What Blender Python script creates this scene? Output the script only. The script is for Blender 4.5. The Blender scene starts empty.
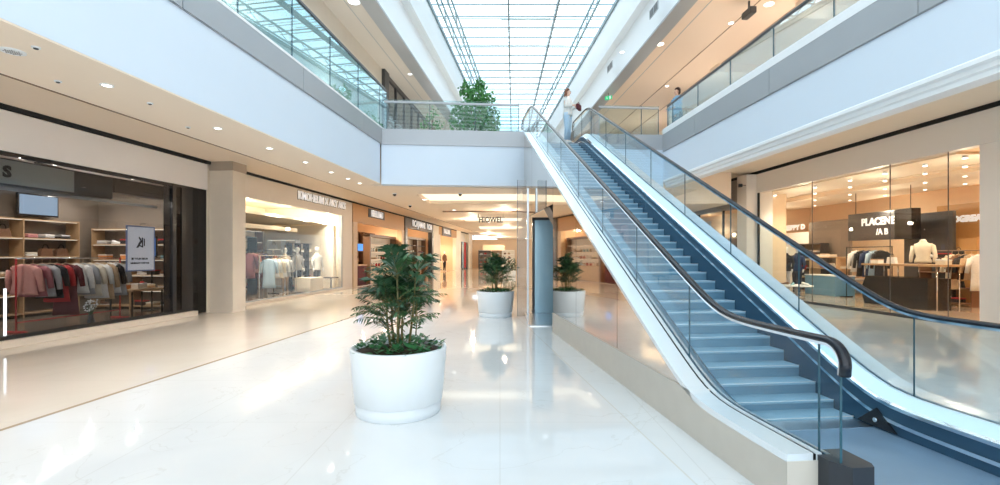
import bpy, bmesh, math, random
from mathutils import Matrix, Vector, noise
random.seed(7)
C = bpy.context.scene.collection
PI = math.pi
H, F, CX, CY = 1.6, 470.0, 500.0, 255.0        # eye height, focal length in px, vanishing level

# ------------------------------------------------------------------ frames
class Frame:
    """A vertical plane's own axes: y runs along it into the mall, x out of it."""
    def __init__(s, ox, oy, k):
        s.o = (ox, oy); n = math.hypot(k, 1)
        s.ey = (k/n, 1/n); s.ex = (1/n, -k/n)
        s.M = Matrix.Translation((ox, oy, 0)) @ Matrix.Rotation(-math.atan(k), 4, 'Z')
    def y_at(s, xp, px):
        u = (px-CX)/F
        return (u*(s.o[1]+xp*s.ex[1])-s.o[0]-xp*s.ex[0])/(s.ey[0]-u*s.ey[1])
L = Frame(-4.63, 0, .0957)     # line of the left balcony edge
R = Frame(5.724, 0, -.0617)    # line of the right balcony edge
E = Frame(1.822, 2.93, -.105)  # outer side of the escalator, y runs up it
W = Frame(0, 0, 0)
SL, SR = -4.72, 5.37           # shop front planes in L and R
F2 = 5.05                      # upper floor

# ------------------------------------------------------------------ materials
def nodes(m): return m.node_tree.nodes, m.node_tree.links
def mat(name, col, rough=.5, metal=0., spec=.5, em=None, ems=0., var=0., scale=6., bump=0., coat=0.):
    m = bpy.data.materials.new(name); m.use_nodes = True
    n, l = nodes(m); b = n['Principled BSDF']
    b.inputs['Base Color'].default_value = (*col, 1)
    b.inputs['Roughness'].default_value = rough
    b.inputs['Metallic'].default_value = metal
    b.inputs['Specular IOR Level'].default_value = spec
    b.inputs['Coat Weight'].default_value = coat
    if em: b.inputs['Emission Color'].default_value = (*em, 1); b.inputs['Emission Strength'].default_value = ems
    if var or bump:
        tc = n.new('ShaderNodeTexCoord'); nt = n.new('ShaderNodeTexNoise'); nt.inputs['Scale'].default_value = scale
        nt.inputs['Detail'].default_value = 3
        l.new(tc.outputs['Object'], nt.inputs['Vector'])
        if var:
            mx = n.new('ShaderNodeMix'); mx.data_type = 'RGBA'
            mx.inputs[6].default_value = (*[c*(1-var) for c in col], 1)
            mx.inputs[7].default_value = (*[min(1, c*(1+var)) for c in col], 1)
            l.new(nt.outputs['Fac'], mx.inputs[0]); l.new(mx.outputs[2], b.inputs['Base Color'])
        if bump:
            bp = n.new('ShaderNodeBump'); bp.inputs['Strength'].default_value = bump; bp.inputs['Distance'].default_value = .01
            l.new(nt.outputs['Fac'], bp.inputs['Height']); l.new(bp.outputs[0], b.inputs['Normal'])
    return m
def emis(name, col, s):
    m = bpy.data.materials.new(name); m.use_nodes = True
    n, l = nodes(m); n.remove(n['Principled BSDF'])
    e = n.new('ShaderNodeEmission'); e.inputs[0].default_value = (*col, 1); e.inputs[1].default_value = s
    l.new(e.outputs[0], n['Material Output'].inputs[0]); return m
def glass(name, tint, ior=1.45, refl=(1, 1, 1), top=1.):
    m = bpy.data.materials.new(name); m.use_nodes = True
    n, l = nodes(m); n.remove(n['Principled BSDF'])
    t = n.new('ShaderNodeBsdfTransparent'); t.inputs[0].default_value = (*tint, 1)
    g = n.new('ShaderNodeBsdfGlossy'); g.inputs[0].default_value = (*refl, 1); g.inputs['Roughness'].default_value = 0
    f0 = ((ior-1)/(ior+1))**2
    lw = n.new('ShaderNodeLayerWeight'); lw.inputs[0].default_value = .5
    pw = n.new('ShaderNodeMath'); pw.operation = 'POWER'; pw.inputs[1].default_value = 5; l.new(lw.outputs['Facing'], pw.inputs[0])
    f = n.new('ShaderNodeMath'); f.operation = 'MULTIPLY_ADD'; f.inputs[1].default_value = top-f0; f.inputs[2].default_value = f0; l.new(pw.outputs[0], f.inputs[0])
    mx = n.new('ShaderNodeMixShader')
    l.new(f.outputs[0], mx.inputs[0]); l.new(t.outputs[0], mx.inputs[1]); l.new(g.outputs[0], mx.inputs[2])
    l.new(mx.outputs[0], n['Material Output'].inputs[0]); return m

M = {}
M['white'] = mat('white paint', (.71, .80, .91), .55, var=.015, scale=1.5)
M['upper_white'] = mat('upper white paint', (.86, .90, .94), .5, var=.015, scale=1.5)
M['bandgrey'] = mat('satin grey metal', (.40, .42, .45), .38, .25, var=.04, scale=1.2)
M['ledge'] = mat('ledge white', (.9, .92, .94), .4)
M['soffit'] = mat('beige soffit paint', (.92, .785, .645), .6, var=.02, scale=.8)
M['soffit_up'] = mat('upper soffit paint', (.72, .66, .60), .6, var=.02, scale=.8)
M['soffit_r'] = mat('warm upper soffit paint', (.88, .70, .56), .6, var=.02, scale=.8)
M['cream'] = mat('cream paint', (.88, .80, .68), .6, var=.02)
M['header'] = mat('shop header panel', (.88, .85, .84), .4, var=.02, scale=1.)
M['header_r'] = mat('pale header panel', (.78, .75, .72), .4, var=.02, scale=1.)
M['grey_header'] = mat('warm grey header panel', (.74, .68, .61), .45, var=.03)
M['stone'] = mat('beige stone cladding', (.72, .655, .57), .35, var=.06, scale=3.)
M['plinth'] = mat('pale limestone', (.56, .52, .46), .4, var=.06, scale=5., bump=.03)
M['black'] = mat('black frame', (.012, .013, .016), .25)
M['black_matte'] = mat('black gap', (.006, .006, .007), .8)
M['darkgrey'] = mat('dark grey panel', (.055, .055, .06), .35, var=.05)
M['brown'] = mat('brown strip', (.22, .13, .08), .4)
M['orange'] = mat('ochre sign panel', (.52, .28, .10), .4, var=.06)
M['wood'] = mat('oak veneer', (.44, .28, .15), .45, var=.15, scale=4.)
M['wood_pale'] = mat('pale oak', (.62, .45, .28), .45, var=.1, scale=4.)
M['chrome'] = mat('chrome', (.82, .86, .90), .1, 1.)
M['steel'] = mat('brushed steel', (.74, .80, .86), .28, 1., var=.04, scale=9.)
M['deck'] = mat('pale steel deck', (.84, .90, .95), .22, .35)
M['inner'] = mat('pale blue inner deck', (.56, .72, .82), .28, .3)
M['post'] = mat('satin post', (.55, .60, .65), .35, .8)
M['mirror'] = mat('polished steel mirror', (.80, .74, .68), .035, 1.)
M['bluesteel'] = mat('blue brushed steel', (.50, .74, .88), .25, .5, var=.12, scale=1.2)
M['skirt'] = mat('dark blue skirt', (.06, .13, .20), .22, .5)
M['rubber'] = mat('black handrail rubber', (.006, .009, .016), .25, spec=.4)
M['base'] = mat('anthracite cover', (.022, .028, .038), .4, var=.1)
M['plate'] = mat('landing plate steel', (.26, .38, .52), .33, .45, var=.05, scale=4.)
M['planter'] = mat('white planter', (.78, .82, .85), .42, var=.01)
M['planter_low'] = mat('planter base', (.70, .75, .79), .45)
M['soil'] = mat('potting soil', (.05, .033, .02), .9, var=.3, scale=30)
M['cane'] = mat('palm cane', (.17, .15, .06), .6, var=.25, scale=18)
M['leaf'] = mat('palm leaf', (.028, .085, .036), .4, var=.45, scale=9)
M['leaf2'] = mat('palm leaf light', (.05, .13, .045), .4, var=.4, scale=9)
M['ground_leaf'] = mat('ground cover leaf', (.030, .14, .045), .38, var=.5, scale=14)
M['tree_leaf'] = mat('tree leaf', (.075, .27, .07), .5, var=.5, scale=5)
M['bark'] = mat('bark', (.16, .11, .07), .8, var=.3, scale=14)
M['lamp'] = emis('lamp glow', (1., .93, .82), 7.)
M['strip'] = emis('shelf light strip', (1., .88, .70), 1.6)
M['lamp_cool'] = emis('cool lamp glow', (.93, .97, 1.), 3.)
M['cove'] = emis('cove glow', (1., .83, .58), 1.5)
M['letters'] = mat('white letters', (.92, .94, .97), .4, em=(.95, .97, 1), ems=.30)
M['letters_dark'] = mat('dark letters', (.02, .02, .025), .5)
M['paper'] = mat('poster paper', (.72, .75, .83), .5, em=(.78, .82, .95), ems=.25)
M['poster_blue'] = mat('poster edge', (.20, .28, .52), .4)
M['screen'] = emis('blue screen', (.10, .28, .75), 1.6)
M['screen_pic'] = emis('screen picture', (.50, .66, .85), .8)
M['skin'] = mat('skin', (.72, .46, .35), .5)
M['hair'] = mat('brown hair', (.22, .085, .04), .5, var=.3, scale=30)
M['hair_dark'] = mat('dark hair', (.05, .025, .02), .5, var=.3, scale=30)
M['green_sign'] = emis('green sign', (.03, .55, .22), 1.2)
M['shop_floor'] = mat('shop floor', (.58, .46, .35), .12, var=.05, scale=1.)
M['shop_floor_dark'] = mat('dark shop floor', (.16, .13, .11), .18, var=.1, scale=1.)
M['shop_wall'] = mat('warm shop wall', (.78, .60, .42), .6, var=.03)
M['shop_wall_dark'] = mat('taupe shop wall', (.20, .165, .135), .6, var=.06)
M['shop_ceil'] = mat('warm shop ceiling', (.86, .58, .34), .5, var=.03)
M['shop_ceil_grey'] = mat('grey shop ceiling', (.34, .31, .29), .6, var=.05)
M['frame_sky'] = mat('skylight bar', (.30, .42, .47), .45)
M['frame_sky_dark'] = mat('skylight beam', (.20, .27, .31), .45)
M['frit'] = mat('skylight louvre', (.66, .80, .83), .5)
for nm, c in dict(white=(.82, .82, .80), cream=(.80, .72, .58), grey=(.42, .43, .45), black=(.02, .02, .024), red=(.50, .035, .04),
                  maroon=(.115, .02, .03), pink=(.68, .33, .29), navy=(.03, .05, .12), blue=(.16, .33, .50), tan=(.52, .36, .22),
                  orange=(.72, .26, .08), teal=(.25, .48, .55), brown=(.20, .10, .055), rose=(.42, .16, .19), lightblue=(.45, .62, .78)).items():
    M['c_'+nm] = mat(nm+' cloth', c, .8, var=.12, scale=16., bump=.2)
M['glass'] = glass('shop glass', (.96, .97, .96), 1.25, top=.4)
M['glass_dark'] = glass('dark shop glass', (.80, .81, .82), 1.36, top=.6)
M['glass_smoke'] = glass('smoked glass', (.22, .22, .23), 1.45)
M['glass_rail'] = glass('railing glass', (.86, .94, .95), 1.45)
M['glass_rail_l'] = glass('coated railing glass', (.66, .84, .88), 2.7, (.88, .96, 1))
M['glass_rail_r'] = glass('reflective railing glass', (.80, .91, .96), 2.7, (.9, .97, 1))
M['glass_bal'] = glass('balustrade glass', (.90, .96, .98), 1.36)
M['glass_edge'] = mat('glass edge', (.03, .10, .14), .15)
M['glass_sky'] = glass('skylight glass', (.95, .98, .99), 1.2)

def floor_material():
    """Polished pale marble slabs: white in the hall, beige along the shops, a thin inlay where they meet."""
    m = bpy.data.materials.new('polished marble floor'); m.use_nodes = True
    n, l = nodes(m); b = n['Principled BSDF']
    tc = n.new('ShaderNodeTexCoord')
    def dot(v, off):
        d = n.new('ShaderNodeVectorMath'); d.operation = 'DOT_PRODUCT'; d.inputs[1].default_value = v
        l.new(tc.outputs['Object'], d.inputs[0])
        a = n.new('ShaderNodeMath'); a.operation = 'ADD'; a.inputs[1].default_value = off
        l.new(d.outputs['Value'], a.inputs[0]); return a.outputs[0]
    def math_(op, a, bv=None):
        k = n.new('ShaderNodeMath'); k.operation = op
        l.new(a, k.inputs[0])
        if bv is not None:
            if isinstance(bv, float): k.inputs[1].default_value = bv
            else: l.new(bv, k.inputs[1])
        return k.outputs[0]
    def mix(fac, a, c):
        k = n.new('ShaderNodeMix'); k.data_type = 'RGBA'
        l.new(fac, k.inputs[0])
        for i, v in ((6, a), (7, c)):
            if isinstance(v, tuple): k.inputs[i].default_value = (*v, 1)
            else: l.new(v, k.inputs[i])
        return k.outputs[2]
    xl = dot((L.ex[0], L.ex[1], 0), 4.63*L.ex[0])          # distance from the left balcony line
    xe = dot((E.ex[0], E.ex[1], 0), -(E.o[0]*E.ex[0]+E.o[1]*E.ex[1]))
    # large soft veins and cloudy tone
    nz = n.new('ShaderNodeTexNoise'); nz.inputs['Scale'].default_value = .7; nz.inputs['Detail'].default_value = 6; nz.inputs['Distortion'].default_value = 1.2
    l.new(tc.outputs['Object'], nz.inputs['Vector'])
    wv = n.new('ShaderNodeTexNoise'); wv.inputs['Scale'].default_value = .45; wv.inputs['Detail'].default_value = 8; wv.inputs['Distortion'].default_value = 2.5
    l.new(tc.outputs['Object'], wv.inputs['Vector'])
    vein = math_('LESS_THAN', math_('ABSOLUTE', math_('SUBTRACT', wv.outputs['Fac'], .5)), .004)
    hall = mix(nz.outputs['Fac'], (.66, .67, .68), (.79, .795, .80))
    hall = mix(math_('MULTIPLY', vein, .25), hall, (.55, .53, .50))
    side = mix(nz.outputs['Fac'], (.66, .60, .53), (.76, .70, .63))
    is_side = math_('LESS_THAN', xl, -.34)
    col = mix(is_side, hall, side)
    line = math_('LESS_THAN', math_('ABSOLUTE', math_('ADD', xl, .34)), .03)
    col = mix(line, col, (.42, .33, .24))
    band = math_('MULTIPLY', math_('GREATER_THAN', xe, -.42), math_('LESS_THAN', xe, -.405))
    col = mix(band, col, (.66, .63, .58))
    # slab joints
    bt = n.new('ShaderNodeTexBrick'); bt.offset = 0.0; bt.inputs['Scale'].default_value = 1
    bt.inputs['Mortar Size'].default_value = .006; bt.inputs['Brick Width'].default_value = 1.5; bt.inputs['Row Height'].default_value = 1.5
    l.new(tc.outputs['Object'], bt.inputs['Vector'])
    col = mix(math_('MULTIPLY', bt.outputs['Fac'], .28), col, (.52, .50, .47))
    l.new(col, b.inputs['Base Color'])
    b.inputs['Roughness'].default_value = .05; b.inputs['Specular IOR Level'].default_value = 1.0
    return m
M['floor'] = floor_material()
def step_material():
    m = mat('ribbed step steel', (.27, .44, .56), .42, .3); n, l = nodes(m); b = n['Principled BSDF']
    tc = n.new('ShaderNodeTexCoord'); w = n.new('ShaderNodeTexWave'); w.inputs['Scale'].default_value = 22; w.bands_direction = 'X'
    l.new(tc.outputs['Object'], w.inputs['Vector'])
    bp = n.new('ShaderNodeBump'); bp.inputs['Strength'].default_value = .5; bp.inputs['Distance'].default_value = .008
    l.new(w.outputs['Fac'], bp.inputs['Height']); l.new(bp.outputs[0], b.inputs['Normal'])
    return m
M['step'] = step_material()
M['riser'] = mat('step riser', (.13, .26, .36), .4, .4)

# ------------------------------------------------------------------ mesh builder
class MB:
    def __init__(s): s.v = []; s.f = []; s.mi = []; s.sm = []
    def add(s, vs, fs, mi=0, smooth=False):
        o = len(s.v); s.v += [tuple(v) for v in vs]
        for f in fs: s.f.append(tuple(o+i for i in f)); s.mi.append(mi); s.sm.append(smooth)
        return s
    def box(s, x0, x1, y0, y1, z0, z1, mi=0):
        vs = [(x, y, z) for z in (z0, z1) for y in (y0, y1) for x in (x0, x1)]
        return s.add(vs, [(0, 2, 3, 1), (4, 5, 7, 6), (0, 1, 5, 4), (2, 6, 7, 3), (0, 4, 6, 2), (1, 3, 7, 5)], mi)
    def bbox(s, x0, x1, y0, y1, z0, z1, b=.01, mi=0):
        """box with bevelled edges"""
        bm = bmesh.new(); r = bmesh.ops.create_cube(bm, size=1)
        for v in bm.verts: v.co = ((x0+x1)/2+v.co.x*(x1-x0), (y0+y1)/2+v.co.y*(y1-y0), (z0+z1)/2+v.co.z*(z1-z0))
        bmesh.ops.bevel(bm, geom=bm.edges[:], offset=b, segments=2, affect='EDGES', profile=.5)
        bm.verts.index_update()
        s.add([v.co[:] for v in bm.verts], [[v.index for v in f.verts] for f in bm.faces], mi); bm.free(); return s
    def prism(s, poly, y0, y1, axis='y', mi=0):
        """extrude a polygon: axis y takes (x,z) points, axis x takes (y,z), axis z takes (x,y)"""
        n = len(poly)
        P = {'y': lambda p, t: (p[0], t, p[1]), 'x': lambda p, t: (t, p[0], p[1]), 'z': lambda p, t: (p[0], p[1], t)}[axis]
        vs = [P(p, y0) for p in poly]+[P(p, y1) for p in poly]
        fs = [tuple(range(n)), tuple(range(2*n-1, n-1, -1))]+[(i, n+i, n+(i+1) % n, (i+1) % n) for i in range(n)]
        return s.add(vs, fs, mi)
    def loops(s, loops, cap=True, smooth=True, mi=0, closed=True):
        n = len(loops[0]); vs = [p for lp in loops for p in lp]; fs = []
        for k in range(len(loops)-1):
            for i in range(n if closed else n-1):
                j = (i+1) % n
                fs.append((k*n+i, k*n+j, (k+1)*n+j, (k+1)*n+i))
        s.add(vs, fs, mi, smooth)
        if cap:
            o = len(s.v)-len(vs)
            s.f.append(tuple(o+i for i in range(n))[::-1]); s.mi.append(mi); s.sm.append(False)
            q = o+(len(loops)-1)*n
            s.f.append(tuple(q+i for i in range(n))); s.mi.append(mi); s.sm.append(False)
        return s
    def lathe(s, prof, seg=24, cx=0, cy=0, sx=1, sy=1, mi=0, cap=True):
        return s.loops([[(cx+r*sx*math.cos(2*PI*i/seg), cy+r*sy*math.sin(2*PI*i/seg), z) for i in range(seg)] for r, z in prof], cap, True, mi)
    def tube(s, pts, r, seg=8, mi=0):
        pts = [Vector(p) for p in pts]; rs = r if isinstance(r, (list, tuple)) else [r]*len(pts); lp = []
        for i, p in enumerate(pts):
            d = (pts[min(i+1, len(pts)-1)]-pts[max(i-1, 0)]).normalized()
            a = d.cross(Vector((0, 0, 1)) if abs(d.z) < .9 else Vector((1, 0, 0))).normalized(); b = d.cross(a)
            lp.append([tuple(p+rs[i]*(math.cos(2*PI*k/seg)*a+math.sin(2*PI*k/seg)*b)) for k in range(seg)])
        return s.loops(lp, True, True, mi)
    def sweep(s, path, sec, mi=0, smooth=False):
        """path in the y-z plane; sec is a closed outline of (x, normal offset)"""
        lp = []
        for i, (y, z) in enumerate(path):
            a = path[max(i-1, 0)]; b = path[min(i+1, len(path)-1)]
            dy, dz = b[0]-a[0], b[1]-a[1]; n = math.hypot(dy, dz) or 1
            ny, nz = -dz/n, dy/n
            lp.append([(t, y+o*ny, z+o*nz) for t, o in sec])
        return s.loops(lp, True, smooth, mi)
    def rise(s, path, sec, mi=0, smooth=False):
        """as sweep, with the outline kept upright: sec of (x, dz)"""
        return s.loops([[(t, y, z+o) for t, o in sec] for y, z in path], True, smooth, mi)
    def mesh(s, name, mats):
        me = bpy.data.meshes.new(name); me.from_pydata(s.v, [], s.f)
        for m in mats: me.materials.append(m)
        me.polygons.foreach_set('material_index', s.mi); me.polygons.foreach_set('use_smooth', s.sm)
        bm = bmesh.new(); bm.from_mesh(me); bmesh.ops.recalc_face_normals(bm, faces=bm.faces[:]); bm.to_mesh(me); bm.free()
        me.update(); return me

def mm(m): return [M[x] for x in (m if isinstance(m, (list, tuple)) else [m])]
def part(name, mb, m, parent):
    o = bpy.data.objects.new(name, mb.mesh(name, mm(m))); C.objects.link(o); o.parent = parent; return o
def struct(name, mb, m, fr=W):
    o = bpy.data.objects.new(name, mb.mesh(name, mm(m))); C.objects.link(o); o.matrix_world = fr.M; o['kind'] = 'structure'; return o
def sroot(name, fr=W, loc=(0, 0, 0)):
    o = bpy.data.objects.new(name, None); C.objects.link(o); o.matrix_world = fr.M @ Matrix.Translation(loc); o['kind'] = 'structure'; return o
def tag(o, label, cat, group=None):
    o['label'] = label; o['category'] = cat
    if group: o['group'] = group
    return o
def mat_at(fr, x, y, z, rz=0): return fr.M @ Matrix.Translation((x, y, z)) @ Matrix.Rotation(rz, 4, 'Z')
def thing(name, label, cat, fr=W, loc=(0, 0, 0), rz=0, group=None):
    o = bpy.data.objects.new(name, None); C.objects.link(o); o.empty_display_size = .1
    o.matrix_world = mat_at(fr, *loc, rz); return tag(o, label, cat, group)
def single(name, mb, m, label, cat, fr=W, loc=(0, 0, 0), rz=0, group=None):
    o = bpy.data.objects.new(name, mb.mesh(name, mm(m))); C.objects.link(o); o.matrix_world = mat_at(fr, *loc, rz)
    return tag(o, label, cat, group)
def dup(src, label, fr, loc, rz=0, group=None, scale=1, mats=None):
    r = src.copy(); C.objects.link(r); r.matrix_world = mat_at(fr, *loc, rz) @ Matrix.Scale(scale, 4); r['label'] = label
    if group: r['group'] = group
    elif 'group' in r: del r['group']
    for ch in src.children:
        c = ch.copy(); C.objects.link(c); c.parent = r
        for g in ch.children:
            d = g.copy(); C.objects.link(d); d.parent = c
    return r
ORD = ['nearest', 'second nearest', 'third nearest', 'fourth nearest', 'fifth nearest', 'sixth nearest', 'seventh nearest', 'eighth nearest', 'ninth nearest', 'tenth nearest', 'eleventh nearest', 'twelfth nearest']
NTH = ['first', 'second', 'third', 'fourth', 'fifth', 'sixth', 'seventh', 'eighth', 'ninth', 'tenth', 'eleventh', 'twelfth', 'thirteenth', 'fourteenth']

def text_mesh(body, size, depth, bold=0., sx=1.):
    """lettering as a mesh in the local x-z plane, facing -y, centred"""
    cu = bpy.data.curves.new('lettering', 'FONT'); cu.body = body; cu.size = size; cu.extrude = depth; cu.offset = bold
    cu.align_x = 'CENTER'; cu.align_y = 'CENTER'; cu.resolution_u = 3
    o = bpy.data.objects.new('lettering', cu); C.objects.link(o)
    bpy.context.view_layer.update()
    me = bpy.data.meshes.new_from_object(o.evaluated_get(bpy.context.evaluated_depsgraph_get()))
    bpy.data.objects.remove(o); bpy.data.curves.remove(cu)
    me.transform(Matrix.Rotation(PI/2, 4, 'X') @ Matrix.Scale(sx, 4, (1, 0, 0))); return me
def lettering(name, body, size, m, parent, loc=(0, 0, 0), rz=0, depth=.01, bold=0., sx=1.):
    me = text_mesh(body, size, depth, bold, sx); me.materials.append(M[m])
    o = bpy.data.objects.new(name, me); C.objects.link(o); o.parent = parent
    o.matrix_local = Matrix.Translation(loc) @ Matrix.Rotation(rz, 4, 'Z'); return o

def light(kind, name, loc, power, col=(1, .88, .72), fr=W, radius=.06, size=(1, 1), rot=(0, 0, 0), spot=2.6, blend=.8):
    d = bpy.data.lights.new(name, kind); d.energy = power; d.color = col
    if kind == 'AREA': d.shape = 'RECTANGLE'; d.size, d.size_y = size
    else: d.shadow_soft_size = radius
    if kind == 'SPOT': d.spot_size = spot; d.spot_blend = blend
    o = bpy.data.objects.new(name, d); C.objects.link(o)
    o.matrix_world = fr.M @ Matrix.Translation(loc) @ Matrix.Rotation(rot[2], 4, 'Z') @ Matrix.Rotation(rot[0], 4, 'X'); return o

# ================================================================== SETTING
YN, YB, YF = -9., 14., 62.     # near end, bridge front, far end
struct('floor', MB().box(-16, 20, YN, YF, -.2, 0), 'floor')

# ---- balcony edge over the shops of the dark window (frame L)
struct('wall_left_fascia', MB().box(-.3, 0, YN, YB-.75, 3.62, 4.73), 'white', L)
def panels(mb, x0, x1, y0, y1, z0, z1, step, gap=.012):
    y = y0
    while y < y1-.05:
        e = min(y+step, y1); mb.box(x0, x1, y+gap/2, e-gap/2, z0, z1); y = e
    return mb
struct('trim_1', panels(MB(), -.3, .03, YN, YB+.0, 4.74, 5.17, 3.0).box(-.3, .012, YN, YB, 4.73, 5.16), 'bandgrey', L)
struct('trim_2', MB().box(-.3, .035, YN, YB, 5.17, 5.215), 'ledge', L)
struct('ceiling_left_edge', MB().box(-1.36, -.3, YN, 13.6, 3.6, F2).box(-.3, -.004, YN, 13.24, 3.6, 3.619), 'soffit', L)
struct('trim_13', MB().box(-1.385, -1.355, YN, 50, 3.592, 3.6), 'brown', L)
struct('ceiling_left_back', MB().box(-12, -1.36, YN, YF, 4.2, F2), 'soffit', L)
struct('trim_3', MB().box(SL, SL+.08, YN, YF, 4.12, 4.2), 'black_matte', L)
# ---- balcony edge over the wide shop window (frame R)
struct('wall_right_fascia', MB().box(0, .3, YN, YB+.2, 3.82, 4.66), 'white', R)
struct('trim_4', MB().prism([(.3, 3.6), (.06, 3.6), (.06, 3.66), (.03, 3.68), (.03, 3.74), (-.02, 3.76), (-.02, 3.81), (0, 3.83), (.3, 3.83)], YN, YB), 'ledge', R)
struct('trim_5', panels(MB(), -.03, .3, YN, YB, 4.67, 5.17, 3.0).box(-.012, .3, YN, YB, 4.66, 5.16), 'bandgrey', R)
struct('trim_6', MB().box(-.035, .3, YN, YB, 5.17, 5.33), 'ledge', R)
struct('ceiling_right', MB().box(.3, 14, YN, YF, 4.82, F2), 'cream', R)
struct('ceiling_right_edge', MB().box(.3, 1.3, YN, YB, 4.3, 4.82), 'cream', R)
struct('trim_7', MB().box(SR-.1, SR, YN, YF, 4.72, 4.82), 'black_matte', R)

# ---- bridge across the hall, and the low ceiling that runs on behind it
class BridgeFrame: pass
BR = BridgeFrame(); BR.M = Matrix.Translation((-3.36, 13.3, 0)) @ Matrix.Rotation(math.atan2(.7, 8.22), 4, 'Z')
XE0, XE1 = .66, 2.88
b0, b1, bw = 4.10, 6.26, 8.25        # along the bridge: escalator from b0 to b1
for a_, b_, tg in ((0, b0, 'west'), (b1, bw, 'east')):
    struct('wall_bridge_'+tg, MB().box(a_, b_, 0, .3, 3.6, 4.73), 'white', BR)
    struct('trim_bridge_'+tg, MB().box(a_, b_, -.03, .3, 4.73, 5.17), 'bandgrey', BR)
mb = MB()
def lx(y, xp): return L.o[0]+xp*L.ex[0]+(y*L.ey[0])
hx0, hx1, hy0, hy1 = -2.75, 3.2, 15.4, 18.3     # lit recess
xs = -1.36
def le(y): return (lx(y, xs), y)
mb.prism([le(13.6), (lx(13.6, -.3), 13.62), (XE0, YB+.2), (XE0, hy0), le(hy0)], 3.6, F2, 'z')
mb.prism([le(hy0), (hx0, hy0), (hx0, hy1), le(hy1)], 3.6, F2, 'z')
mb.prism([(hx1, hy0), (6., hy0), (6., hy1), (hx1, hy1)], 3.6, F2, 'z')
mb.prism([(XE1, YB+.3), (6., YB+.3), (6., hy0), (XE1, hy0)], 3.6, F2, 'z')
mb.prism([le(hy1), (9., hy1), (9., YF+2), le(YF+2)], 3.6, F2, 'z')
mb.prism([(hx0, hy0), (hx1, hy0), (hx1, hy1), (hx0, hy1)], 4.05, 4.3, 'z')
struct('ceiling_bridge', mb, 'soffit')
struct('trim_cove', MB().box(hx0+.02, hx1-.3, hy1-.05, hy1-.01, 3.72, 3.98).box(hx0+.01, hx0+.05, hy0+.1, hy1-.1, 3.72, 3.98), 'cove')
struct('trim_8', MB().box(-2.6, 1.3, 21.3, 21.6, 3.56, 3.6), 'brown')
struct('trim_9', MB().box(-2.0, 1.2, 25.5, 27.5, 3.585, 3.6), 'cove')
struct('trim_10', MB().box(-1.5, 1.2, 33, 36, 3.585, 3.6), 'cove')

# ---- upper level: corridor ceilings, cornices, skylight
def corridor(fr, s, xw, ceil_m, wall_y0, wall_y1, tagn):
    """s = +1 when the corridor lies on the -x side of fr (left), -1 on the +x side"""
    def bx(mb, a, b, *r): return mb.box(min(a*s, b*s), max(a*s, b*s), *r)
    struct('ceiling_upper_'+tagn, bx(MB(), -8, -.35, YN, 46, 8.6, 8.9), ceil_m, fr)
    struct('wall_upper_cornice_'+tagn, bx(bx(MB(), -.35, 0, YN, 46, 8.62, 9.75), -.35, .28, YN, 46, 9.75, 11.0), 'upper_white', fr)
    struct('trim_upper_'+tagn, bx(bx(bx(MB(), -.42, .0, YN, 46, 8.50, 8.62), -.9, -.88, YN, 46, 8.592, 8.61), 0, .05, YN, 46, 8.50, 8.56), 'bandgrey', fr)
    struct('trim_skylight_'+tagn, bx(MB(), .24, .34, YN, 46, 10.96, 11.12), 'frame_sky_dark', fr)
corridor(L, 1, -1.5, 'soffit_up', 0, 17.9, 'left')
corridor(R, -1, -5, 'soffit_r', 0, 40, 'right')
struct('wall_upper_left', MB().box(-1.7, -1.5, YN, 17.6, F2, 8.6), 'stone', L)
struct('wall_upper_left_pier', MB().box(-1.75, -1.38, 17.6, 18.1, F2, 8.6), 'darkgrey', L)
struct('wall_upper_right', MB().box(5, 5.2, YN, 46, F2, 8.6), 'cream', R)
struct('wall_upper_end', MB().box(-9, 12, 46, 46.2, F2, 11.2), 'upper_white')
w = sroot('window_upper_left', L)
for i in range(9):
    y = 18.1+i*1.15
    part('frame', MB().box(-1.56, -1.46, y, y+.07, F2, 8.5), 'darkgrey', w)
    part('pane', MB().box(-1.52, -1.50, y+.07, y+1.15, F2, 8.5), 'glass_dark', w)
    part('panel', MB().box(-1.75, -1.72, y+.35, y+.8, F2, 7.2), 'ledge', w)
part('frame', MB().box(-1.58, -1.46, 18.1, 28.5, 8.45, 8.6), 'darkgrey', w)
struct('wall_upper_left_far', MB().box(-3.2, -3.0, 18.1, 46, F2, 8.6), 'shop_ceil_grey', L)
w = sroot('window_upper_right', R)
for i in range(14):
    y = 8+i*1.4
    part('frame', MB().box(4.85, 4.95, y, y+.1, F2, 8.2), 'ledge' if i % 3 else 'darkgrey', w)
    part('pane', MB().box(4.9, 4.92, y+.1, y+1.4, F2, 8.2), 'glass_dark', w)
# panels and ribs of the warm upper ceiling
struct('trim_11', MB().box(2.2, 2.22, YN, 46, 8.585, 8.6).box(3.4, 3.42, YN, 46, 8.585, 8.6), 'brown', R)
struct('trim_12', MB().box(3.3, 4.9, 12.2, 12.9, 8.2, 8.6).box(3.3, 4.9, 17, 17.6, 8.3, 8.6), 'soffit_r', R)

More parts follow.
